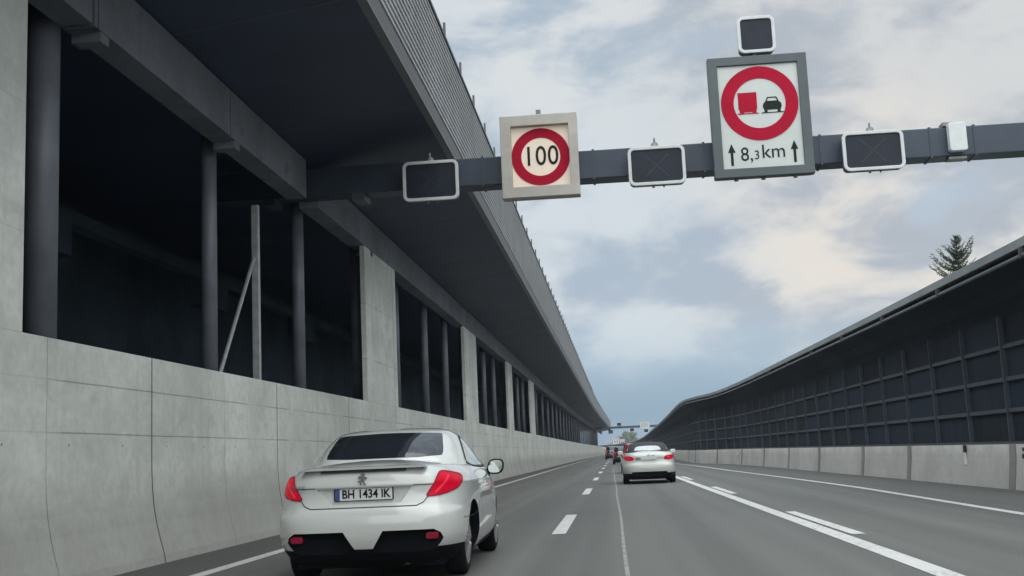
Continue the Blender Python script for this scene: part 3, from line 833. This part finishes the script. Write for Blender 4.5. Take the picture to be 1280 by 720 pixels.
BODY = [dict(z=.155, yr=.36, yf=4.30, w=.72, n=5.5, zf=.17), dict(z=.19, yr=.22, yf=4.38, w=.80, n=5.6), dict(z=.28, yr=.075, yf=4.43, w=.866, n=5.8), dict(z=.40, yr=.015, yf=4.44, w=.899, n=6.4),
        dict(z=.52, yr=.0, yf=4.44, w=.907, n=6.6), dict(z=.62, yr=.004, yf=4.43, w=.910, n=6.4), dict(z=.685, yr=.022, yf=4.40, w=.910, n=5.6, zf=.66), dict(z=.72, yr=.050, yf=4.38, w=.909, n=5.6, zf=.69),
        dict(z=.80, yr=.072, yf=4.34, w=.903, n=5.4, zf=.74), dict(z=.885, yr=.070, yf=4.30, w=.890, n=5.2, zf=.79), dict(z=.90, yr=.060, yf=4.28, w=.887, n=5.2, zf=.80), dict(z=.97, yr=.070, yf=4.22, w=.862, n=5, zf=.83),
        dict(z=1.015, yr=.095, yf=4.15, w=.835, n=4.8, zf=.85), dict(z=1.050, yr=.120, yf=4.05, w=.790, n=4.6, zf=.87), dict(z=1.075, yr=.150, yf=3.9, w=.715, n=4.4, zf=.89), dict(z=1.095, yr=.26, yf=3.75, w=.60, n=4, zf=.91),
        dict(z=1.115, yr=.48, yf=3.6, w=.44, n=4, zf=.93), dict(z=1.13, yr=.8, yf=3.3, w=.25, n=3.5, zf=.95), dict(z=1.135, yr=1.2, yf=2.9, w=.10, n=3, zf=.95)]
CABIN = [dict(z=.93, yr=.88, yf=3.60, w=.835, n=5), dict(z=1.06, yr=.95, yf=3.42, w=.80, n=4.8), dict(z=1.15, yr=1.03, yf=3.18, w=.762, n=4.6), dict(z=1.24, yr=1.16, yf=2.93, w=.715, n=4.4),
         dict(z=1.33, yr=1.32, yf=2.70, w=.655, n=4.2), dict(z=1.395, yr=1.47, yf=2.53, w=.590, n=4), dict(z=1.43, yr=1.60, yf=2.42, w=.51, n=3.8), dict(z=1.45, yr=1.74, yf=2.30, w=.38, n=3.5), dict(z=1.457, yr=1.9, yf=2.2, w=.18, n=3)]

def scale_loops(loops, sw=1., sh=1., sl=1.):
    return [{**L, 'z': L['z']*sh, **({'zf': L['zf']*sh} if 'zf' in L else {}), 'yr': L['yr']*sl, 'yf': L['yf']*sl, 'w': L['w']*sw} for L in loops]

def make_shells(body, cabin, root, pm, cabm, axles, wr, cuts=(), cabname='roof'):
    bl = catmull_loops([dict(L) for L in body]); cl = catmull_loops([dict(L) for L in cabin])
    bv, bf = loops_mesh(bl); cv, cf = loops_mesh(cl, 120, .10)
    sh = Shell([(bv, bf), (cv, cf)])
    bo = raw_obj('body', bv, bf, [pm, M_BLACKTRIM])
    cut = []
    for ya in axles:
        for sx in (-1, 1): cut.append(cyl_cut(sx*.58, sx*1.2, ya, wr + .012, wr + .055))
    boolean(bo, cut + list(cuts))
    for p in bo.data.polygons:
        c = p.center
        if c.z < .342 and (c.y < .62 or c.z < .24): p.material_index = 1
    smooth_by_angle(bo.data, 32); bo.parent = root
    ub = MB().box((-.66, .34, .15), (.66, 3.9, .30)).box((-.60, axles[0] - .06, .13), (.60, axles[0] + .06, .22)).box((-.5, .28, .17), (.5, .62, .30))
    ub.build('underbody', M_BLACKTRIM, root, k=1)
    co = raw_obj(cabname, cv, cf, [cabm]); smooth_by_angle(co.data, 40); co.parent = root
    return sh, bo, co

# --- the white coupe nearest the camera
def white_coupe():
    root = empty('parked_car', (0, 0, 0), 'white two door coupe with hard roof and red tail lamps driving beside the gallery wall', 'car', 'cars driving ahead', k=1)
    root.name = 'coupe_car'
    WR = .325; AX = (.93, 3.535)
    cuts = [prism_cut([(-.315, .742), (.335, .742), (.435, .884), (-.420, .884)], -.4, .115, M_WHITECAR),
            prism_cut([(-.74, .30), (-.06, .30), (-.175, .495), (-.62, .495), (-.675, .46)], -.4, .125, M_BLACKTRIM),
            prism_cut([(.06, .30), (.74, .30), (.675, .46), (.62, .495), (.175, .495)], -.4, .125, M_BLACKTRIM)]
    sh, body, roof = make_shells(BODY, CABIN, root, M_WHITECAR, M_WHITECAR, AX, WR, cuts)
    # windows
    rw = [(-.565, 1.145), (.565, 1.145), (.575, 1.20), (.53, 1.370), (.50, 1.388), (0, 1.402), (-.50, 1.388), (-.53, 1.370), (-.575, 1.20)]
    build_part(sh.patch(rw, off=.003, smooth=1), 'rear_window', M_GLASS, root)
    sw = [(1.42, 1.045), (1.62, 1.21), (1.90, 1.335), (2.25, 1.36), (2.55, 1.30), (2.95, 1.12), (3.08, 1.035), (2.4, 1.015)]
    th = R(90)
    for fl in (False, True):
        # th=90: u runs along +y, measured from y=2.2
        pw = [(a - 2.2, b) for a, b in sw]
        o = build_part(sh.patch(pw, th=th, off=.004, smooth=1, flip=fl), 'side_window', M_GLASSREFL, root)
        build_part(sh.seam([(a - 2.2, b) for a, b in chaikin(sw, 2)], .022, th, .0065, True, fl), 'window_trim', M_SHUT, o)
        build_part(sh.seam([(2.80 - 2.2, 1.02), (2.67 - 2.2, 1.235)], .025, th, .0075, False, fl), 'quarter_bar', M_SHUT, o)
    # shut lines
    lid = [(-.60, .83), (-.53, .735), (-.47, .708), (.47, .708), (.53, .735), (.60, .83)]
    build_part(sh.seam(lid, .009), 'boot_gap', M_SHUT, root)
    build_part(sh.seam([(-.66, .893), (-.43, .893)], .007), 'boot_crease', M_SHUT, root); build_part(sh.seam([(.44, .893), (.64, .893)], .007), 'boot_crease', M_SHUT, root)
    for fl in (False, True):
        s_ = -1 if fl else 1
        build_part(sh.seam([(-.80, .72), (-.95, .60), (-1.35, .57), (-1.78, .57)], .006, th, .002, False, fl), 'bumper_gap', M_SHUT, root)
        build_part(sh.seam([(1.55 - 2.2, 1.00), (1.50 - 2.2, .70), (1.62 - 2.2, .42), (1.75 - 2.2, .28)], .007, th, .002, False, fl), 'door_gap', M_SHUT, root)
        build_part(sh.seam([(2.98 - 2.2, 1.0), (3.02 - 2.2, .60), (2.95 - 2.2, .28)], .007, th, .002, False, fl), 'door_gap', M_SHUT, root)
        mb = sh.patch([(1.66 - 2.2, .845), (1.90 - 2.2, .85), (1.90 - 2.2, .885), (1.66 - 2.2, .88)], th=th, off=.028, smooth=1, thick=.03, flip=fl, h=.04)
        build_part(mb, 'door_handle', M_WHITECAR, root)
    # boot spoiler lip with third brake lamp
    lip = MB(); prof = []
    ns = 40
    for i in range(ns + 1):
        x = -.56 + 1.12 * i / ns; yb = .085 + .05 * (abs(x) / .8) ** 2.2; e = 1 - (abs(x) / .56) ** 6
        lip.v += [(x, yb + .10, 1.045), (x, yb - .006 - .018*e, 1.052), (x, yb - .006 - .022*e, 1.052 + .022*e), (x, yb + .12, 1.062 + .020*e)]
    for i in range(ns):
        for k in range(4): lip.f.append((i*4 + k, i*4 + (k+1) % 4, (i+1)*4 + (k+1) % 4, (i+1)*4 + k))
    lip.f += [(0, 1, 2, 3), (ns*4 + 3, ns*4 + 2, ns*4 + 1, ns*4)]
    sp = build_part(lip, 'boot_spoiler', M_WHITECAR, root)
    lam = MB()
    for i in range(31):
        x = -.38 + .76 * i / 30; yb = .085 + .05 * (abs(x) / .8) ** 2.2 - .006
        lam.v += [(x, yb, 1.028), (x, yb, 1.050), (x, yb + .06, 1.050), (x, yb + .06, 1.028)]
    for i in range(30):
        for k in range(4): lam.f.append((i*4 + k, (i+1)*4 + k, (i+1)*4 + (k+1) % 4, i*4 + (k+1) % 4))
    lam.f += [(0, 3, 2, 1), (120, 121, 122, 123)]
    build_part(lam, 'brake_lamp_slot', M_SHUT, sp)
    # tail lamps: seen along a 35 degree line so that they wrap the corner
    lamp = TAIL_POLY
    for fl in (False, True):
        o = build_part(sh.patch(lamp, th=R(38), off=.006, smooth=1, thick=.02, flip=fl, h=.03), 'tail_lamp', M_TAIL, root)
        build_part(sh.seam(chaikin(lamp, 1), .012, R(38), .008, True, fl), 'lamp_rim', M_FOGRED, o)
        build_part(sh.seam(TAIL_STRIPE, .022, R(38), .0085, False, fl), 'lamp_stripe', M_TAILIN, o)
    # fog reflectors inside the black cut-outs
    for s_ in (-1, 1):
        MB().prism_y(rrect(s_*.60 - .055, .405, s_*.60 + .055, .465, .02), .062, .124).build('fog_reflector', M_FOGRED, root, k=1, bevel=.006)
    # plate
    pl = MB().prism_y(rrect(-.265, .768, .265, .886, .012), .095, .110).build('number_plate', M_BLACKTRIM, root, k=1)
    MB().box((-.256, .090, .775), (.256, .0945, .879)).build('plate_sheet', M_PLATE, pl, k=1)
    MB().box((-.256, .087, .775), (-.212, .0896, .879)).build('country_band', M_PLATEBLUE, pl, k=1)
    text_obj('plate_text', 'BH 1434 IK', .108, (.022, .088, .827), M_INK, pl, .84, k=1, depth=.003, spacing=1.0, bold=.0025)
    # emblem: small upright lion
    lion = [(-.030,-.060),(-.012,-.060),(-.010,-.052),(-.018,-.046),(-.006,-.020),(.004,-.030),(.016,-.060),(.036,-.060),(.037,-.052),(.026,-.048),(.020,-.020),(.022,.0),(.036,.010),(.050,.004),(.052,.012),(.036,.022),(.022,.018),(.020,.030),
            (.026,.042),(.018,.058),(.002,.062),(-.014,.056),(-.022,.044),(-.014,.040),(-.012,.030),(-.022,.026),(-.044,.030),(-.048,.022),(-.030,.014),(-.018,.010),(-.020,-.010),(-.038,-.022),(-.052,-.014),(-.056,-.022),(-.040,-.034),(-.022,-.026),(-.030,-.044)]
    lion = [(x*.80, z*.88 + .965) for x, z in lion]
    MB().prism_y(lion, .052, .075).build('emblem', M_EMBLEM, root, k=1)
    text_obj('badge_text', '308 CC', .036, (-.585, .078, .906), M_EMBLEM, root, 1.15, k=1, depth=.02)
    # mirrors
    for s_ in (-1, 1):
        cx, cy, cz = s_*.955, 2.72, 1.005
        mb = MB(); nu, nv = 16, 10
        for j in range(nv + 1):
            ph = math.pi * j / nv
            for i in range(nu):
                t = 2*math.pi*i/nu
                rx = .092 * math.copysign(abs(math.cos(t)) ** .75, math.cos(t)); rz = .088 * math.copysign(abs(math.sin(t)) ** .75, math.sin(t))
                q = math.sin(ph) ** .6 if 0 < ph < math.pi else 0
                mb.v.append((cx + rx*q + s_*.012*math.sin(t), cy - .075*math.cos(ph) * (1 if math.cos(ph) < 0 else .55), cz + rz*q))
        for j in range(nv):
            for i in range(nu): mb.f.append((j*nu + i, j*nu + (i+1) % nu, (j+1)*nu + (i+1) % nu, (j+1)*nu + i))
        mr = build_part(mb, 'wing_mirror', M_BLACKTRIM, root)
        g = [(cx + .076*math.copysign(abs(math.cos(t)) ** .75, math.cos(t)) + s_*.012*math.sin(t), cz + .070*math.copysign(abs(math.sin(t)) ** .75, math.sin(t))) for t in [2*math.pi*i/28 for i in range(28)]]
        MB().prism_y(g, cy - .050, cy - .040).build('mirror_glass', M_MIRROR, mr, k=1)
        MB().tube((s_*.80, cy + .03, .945), (s_*.90, cy + .01, .975), .03, .022, 10).tube((s_*.875, cy, .96), (s_*.872, cy, .90), .018, .016, 8).build('mirror_arm', M_BLACKTRIM, mr, k=1)
    for ya in AX:
        for s_ in (-1, 1): wheel(root, s_*(.715 if ya < 2 else .755), ya, WR, s_)
    MB().tube((.35, .24, .20), (.35, .45, .20), .03, n=14).build('exhaust_pipe', M_TRIM, root, k=1)
    return root
def uz(pts, th):      # car-space (x, y, z) points to the projection coordinates of Shell.cast
    r = Vector((math.cos(th), math.sin(th), 0)); return [(Vector((x, y - 2.2, 0)).dot(r), z) for x, y, z in pts]
TAIL_POLY = uz([(.562, .10, .785), (.610, .11, .845), (.695, .14, .965), (.745, .17, 1.004), (.80, .25, 1.000), (.885, .55, .962), (.888, .50, .905), (.87, .38, .855), (.80, .20, .815), (.68, .12, .790)], R(38))
TAIL_STRIPE = uz([(.660, .12, .815), (.800, .25, .965)], R(38))
def place(root, x, y, yaw=0): root.location = (x, y, 0); root.rotation_euler = (0, 0, R(yaw))
wc = white_coupe()
place(wc, -2.345, 10.60, 1.0); wc.scale = (1.045, 1.03, 1.008)

def simple_car(name, label, pm, cabm, body, cabin, rw, lampL, glass=M_GLASS, roofglass=None, plate=True, axles=(.95, 3.65), wr=.33):
    root = empty(name, (0, 0, 0), label, 'car', 'cars driving ahead', k=1)
    cuts = [prism_cut([(-.62, .2), (.62, .2), (.58, .40), (-.58, .40)], -.4, .10, M_BLACKTRIM)]
    sh, bo, co = make_shells(body, cabin, root, pm, cabm, axles, wr, cuts)
    build_part(sh.patch(rw, off=.004, smooth=1), 'rear_window', glass, root)
    for fl in (False, True):
        build_part(sh.patch(uz(lampL, R(25)), th=R(25), off=.006, smooth=1, flip=fl, h=.05), 'tail_lamp', M_TAIL, root)
        zz = cabin[1]['z']
        zt = cabin[-3]['z']
        build_part(sh.patch([(-.75, zz + .02), (-.35, zt - .08), (.35, zt - .06), (1.0, zz + .02)], th=R(90), off=.004, smooth=1, flip=fl), 'side_window', glass, root)
    if plate:
        pl = MB().prism_y(rrect(-.26, .80, .26, .91, .01), .02, .05).build('number_plate', M_PLATE, root, k=1)
    for s_ in (-1, 1):
        MB().prism_y(rrect(s_*.93 - .09, .98, s_*.93 + .09, 1.11, .04), 2.75, 2.87).build('wing_mirror', pm, root, k=1, bevel=.02)
    for ya in axles:
        for s_ in (-1, 1): wheel(root, s_*.775, ya, wr, s_)
    return root
# silver convertible with a dark soft top
sb = scale_loops(BODY, 1.02, .96, 1.04)
sc = [dict(z=.93, yr=.95, yf=3.6, w=.76, n=5), dict(z=1.05, yr=1.05, yf=3.36, w=.735, n=4.6), dict(z=1.15, yr=1.18, yf=3.10, w=.70, n=4.4), dict(z=1.25, yr=1.38, yf=2.85, w=.655, n=4.2),
      dict(z=1.32, yr=1.58, yf=2.66, w=.60, n=4), dict(z=1.36, yr=1.76, yf=2.5, w=.52, n=3.8), dict(z=1.38, yr=1.95, yf=2.35, w=.36, n=3.4), dict(z=1.387, yr=2.05, yf=2.2, w=.16, n=3)]
M_SCREENREFL = mat('rear screen painted sky', (.50, .54, .55), .12, spec=.8, var=.08)  # sky mirrored in this glass is put into its base colour
car2 = simple_car('convertible_car', 'silver white convertible with dark soft top in the middle lane ahead', M_SILVERCAR, M_SOFTTOP, sb, sc,
                  [(-.46, 1.10), (.46, 1.10), (.44, 1.16), (.36, 1.24), (0, 1.255), (-.36, 1.24), (-.44, 1.16)],
                  [(.50, .10, .78), (.52, .10, .90), (.70, .15, .93), (.88, .45, .92), (.885, .45, .83), (.70, .15, .77)], glass=M_SCREENREFL)
for s_ in (-1, 1): MB().prism_y(rrect(s_*.0 - .045, .93, s_*.0 + .045, .97, .015), .03, .07).build('emblem', M_CHROME, car2, k=1) if s_ > 0 else None
M_MARK = mat('grey script', (.14, .15, .15), .5)
MB().box((-.42, .035, .82), (-.36, .075, .875)).box((-.33, .035, .80), (-.30, .075, .86)).box((.10, .02, .92), (.2, .05, .94)).build('model_script', M_MARK, car2, k=1)
place(car2, 1.262 * K, 47.2 * K, 0)
# red hatchback hidden in front of it, and traffic further on
hb_c = [dict(z=.93, yr=.42, yf=3.5, w=.79, n=5), dict(z=1.08, yr=.46, yf=3.3, w=.76, n=5), dict(z=1.22, yr=.55, yf=3.0, w=.72, n=4.8), dict(z=1.36, yr=.68, yf=2.72, w=.67, n=4.4),
        dict(z=1.44, yr=.82, yf=2.5, w=.60, n=4), dict(z=1.475, yr=1.0, yf=2.3, w=.48, n=3.6), dict(z=1.485, yr=1.3, yf=2.1, w=.25, n=3)]
hb_b = scale_loops(BODY, .98, .95, .95)
RWH = [(-.58, 1.08), (.58, 1.08), (.53, 1.38), (0, 1.41), (-.53, 1.38)]
LPH = [(.60, .10, .75), (.62, .10, .98), (.74, .16, 1.0), (.86, .40, .98), (.87, .40, .80), (.74, .16, .74)]
car3 = simple_car('hatchback_car', 'dark red hatchback mostly hidden in front of the silver convertible', M_REDCAR, M_REDCAR, hb_b, hb_c, RWH, LPH)
place(car3, 1.26 * K, 70 * K, 0)
far = [(M_DARKCAR, -.75, 193, 'tall dark hatchback furthest left in the traffic ahead'), (M_GREYCAR, 1.0, 150, 'grey hatchback in the middle lane ahead of the red one'), (M_DARKCAR, .6, 120, 'dark hatchback next in line ahead of the red one'),
       (M_SILVERCAR, -1.9, 330, 'pale hatchback far ahead in the left lane'), (M_REDCAR, .8, 260, 'red hatchback far ahead in the middle lane')]
def copy_tree(o, parent=None):
    c = o.copy(); COL.objects.link(c); c.parent = parent
    if parent is not None: c.matrix_parent_inverse = o.matrix_parent_inverse.copy()
    for ch in o.children: copy_tree(ch, c)
    return c
for m, x, y, lb in far:
    c = copy_tree(car3); c['label'] = lb
    for ch in c.children:
        if ch.name.split('.')[0] in ('body', 'roof'):
            ch.data = ch.data.copy(); ch.data.materials[0] = m
        elif ch.name.split('.')[0] == 'wing_mirror':
            ch.data = ch.data.copy(); ch.data.materials[0] = m
    place(c, x * K, y * K, 0)
    if y == 193: c.scale = (1.13, 1.1, 1.2)

# ------------------------------------------------------------------ thin summer haze
HAZE = .00028
if HAZE:
    hz = MB().box((-1320, -320, -3), (1320, 1420, 24))
    hm = bpy.data.materials.new('haze air'); hm.use_nodes = True; ht_ = hm.node_tree
    for n_ in list(ht_.nodes): ht_.nodes.remove(n_)
    vo = ht_.nodes.new('ShaderNodeVolumePrincipled'); vo.inputs['Color'].default_value = (.78, .86, .95, 1); vo.inputs['Density'].default_value = HAZE
    ou = ht_.nodes.new('ShaderNodeOutputMaterial'); ht_.links.new(vo.outputs[0], ou.inputs['Volume'])
    tag(hz.build('haze', hm), kind='stuff')

# ------------------------------------------------------------------ camera
F = 1450.; VP = (771., 563.5); ROLL = R(2.5)
d = Vector((VP[0]-640, VP[1]-360, F))
p2 = Vector((VP[0]-640 + math.cos(ROLL)*100, VP[1]-360 - math.sin(ROLL)*100, F))
up = d.cross(p2).normalized()
if up.y > 0: up = -up
d.normalize()
right = d.cross(up)
if right.x < 0: right = -right
# rows of Wm: world X,Y,Z axes in camera image coordinates (x right, y down, z forward)
cam_d = bpy.data.cameras.new('camera'); cam = bpy.data.objects.new('camera', cam_d); COL.objects.link(cam)
cam_d.sensor_width = 36; cam_d.lens = 36 * F / 1280; cam_d.clip_start = .1; cam_d.clip_end = 12000
def w2(v):   # image-space vector -> world
    return Vector((right.dot(v), d.dot(v), up.dot(v)))
cx_, cy_, cz_ = w2(Vector((1, 0, 0))), w2(Vector((0, -1, 0))), w2(Vector((0, 0, -1)))
cam.matrix_world = Matrix(((cx_.x, cy_.x, cz_.x, 0), (cx_.y, cy_.y, cz_.y, 0), (cx_.z, cy_.z, cz_.z, 1.36 * K), (0, 0, 0, 1)))
scene.camera = cam

# ------------------------------------------------------------------ sky and light
w = bpy.data.worlds.new('World'); scene.world = w; w.use_nodes = True
t = w.node_tree; h = N(t); bg = t.nodes['Background']
SUN_EL, SUN_AZ = 40., 192.           # azimuth clockwise from +Y (behind and to the right of the camera)
sky = h.new('ShaderNodeTexSky', sky_type='NISHITA'); sky.sun_disc = False
sky.sun_elevation = R(SUN_EL); sky.sun_rotation = R(SUN_AZ); sky.air_density = 1.2; sky.dust_density = 2.
g = h.new('ShaderNodeTexCoord').outputs['Generated']
sep = h.new('ShaderNodeSeparateXYZ'); h.put(sep.inputs[0], g)
X, Y, Z = sep.outputs
STR = .1; G_ = 1 / (STR * 2 ** EXPO)
def disp(r, gg, b):   # wanted display colour (0-255) -> raw radiance
    f = lambda c: ((c/255+.055)/1.055) ** 2.4
    return (f(r)*G_, f(gg)*G_, f(b)*G_)
zz = h.math('MAXIMUM', Z, 0.)
den = h.math('ADD', zz, .24)
cb = h.new('ShaderNodeCombineXYZ'); h.put(cb.inputs[0], h.math('DIVIDE', X, den)); h.put(cb.inputs[1], h.math('DIVIDE', h.math('MULTIPLY', Y, 1.15), den)); cb.inputs[2].default_value = .37
pl = cb.outputs[0]
n1 = h.noise(h.mul(g, (1., 1., 2.1)), 3.4, 6, .55, .25)
n2 = h.noise(h.mul(g, (1., 1., 2.0)), 9.5, 9, .58, .30)
n3 = h.math('ADD', h.noise(h.mul(g, (1., 1., 1.6)), 2.3, 3, .45), h.math('MULTIPLY', X, .22))
def toward(az, elv, inner, outer):
    a_, e_ = R(az), R(elv)
    dv = h.new('ShaderNodeVectorMath', operation='DOT_PRODUCT'); h.put(dv.inputs[0], g)
    dv.inputs[1].default_value = (math.sin(a_) * math.cos(e_), math.cos(a_) * math.cos(e_), math.sin(e_))
    return h.ramp(dv.outputs['Value'], math.cos(R(outer)), math.cos(R(inner)))
base = h.mix(h.ramp(Z, .02, .16), disp(110, 146, 176), disp(182, 203, 221))
base = h.mix(.08, base, sky.outputs[0])
shape = h.math('ADD', h.math('MULTIPLY', n1, .42), h.math('MULTIPLY', n2, .58))
# cloud deck: blue grey bellies, pale thin parts, cream breaks low on the right and a faint one high ahead
deck = h.mix(h.ramp(shape, .425, .575), disp(174, 189, 204), disp(211, 220, 226))
right_side = h.ramp(h.math('ADD', X, h.math('MULTIPLY', n3, .35)), .16, .36)
deck = h.mix(h.math('MULTIPLY', right_side, .8), deck, h.mix(h.ramp(shape, .425, .575), disp(179, 185, 193), disp(213, 214, 214)))
glow = h.math('MAXIMUM', toward(12, 9.5, 0, 9), h.math('MULTIPLY', toward(-2, 20.5, 0, 6.5), .6))
warm = h.math('MULTIPLY', glow, h.ramp(shape, .44, .60))
deck = h.mix(h.math('MULTIPLY', warm, .72), deck, h.mix(toward(15, 10, 2, 11), disp(226, 225, 222), disp(238, 230, 218)))
cover = h.math('MULTIPLY', h.ramp(n1, .30, .46, .55, 1), h.ramp(h.math('ADD', Z, h.math('MULTIPLY', n2, .06)), .07, .155, .06, 1))
c = h.mix(cover, base, deck)
zen = h.ramp(Z, .40, .95, 1., 2.3)
c = h.mix(1., c, zen, 'MULTIPLY')
h.put(bg.inputs['Color'], c); bg.inputs['Strength'].default_value = STR
sl = bpy.data.lights.new('sun', 'SUN'); so = bpy.data.objects.new('sun', sl); COL.objects.link(so)
sl.energy = 1.5; sl.angle = R(140); sl.color = (1, .985, .955)
a = R(SUN_AZ); e = R(SUN_EL)
sd = Vector((math.sin(a)*math.cos(e), math.cos(a)*math.cos(e), math.sin(e)))
so.rotation_euler = sd.to_track_quat('Z', 'Y').to_euler(); so.location = (0, 0, 40)
vs = scene.view_settings
vs.view_transform = 'Standard'; vs.look = 'None'; vs.gamma = 1; vs.use_curve_mapping = False; vs.exposure = EXPO
scene.cycles.use_denoising = True
scene.cycles.max_bounces = 8
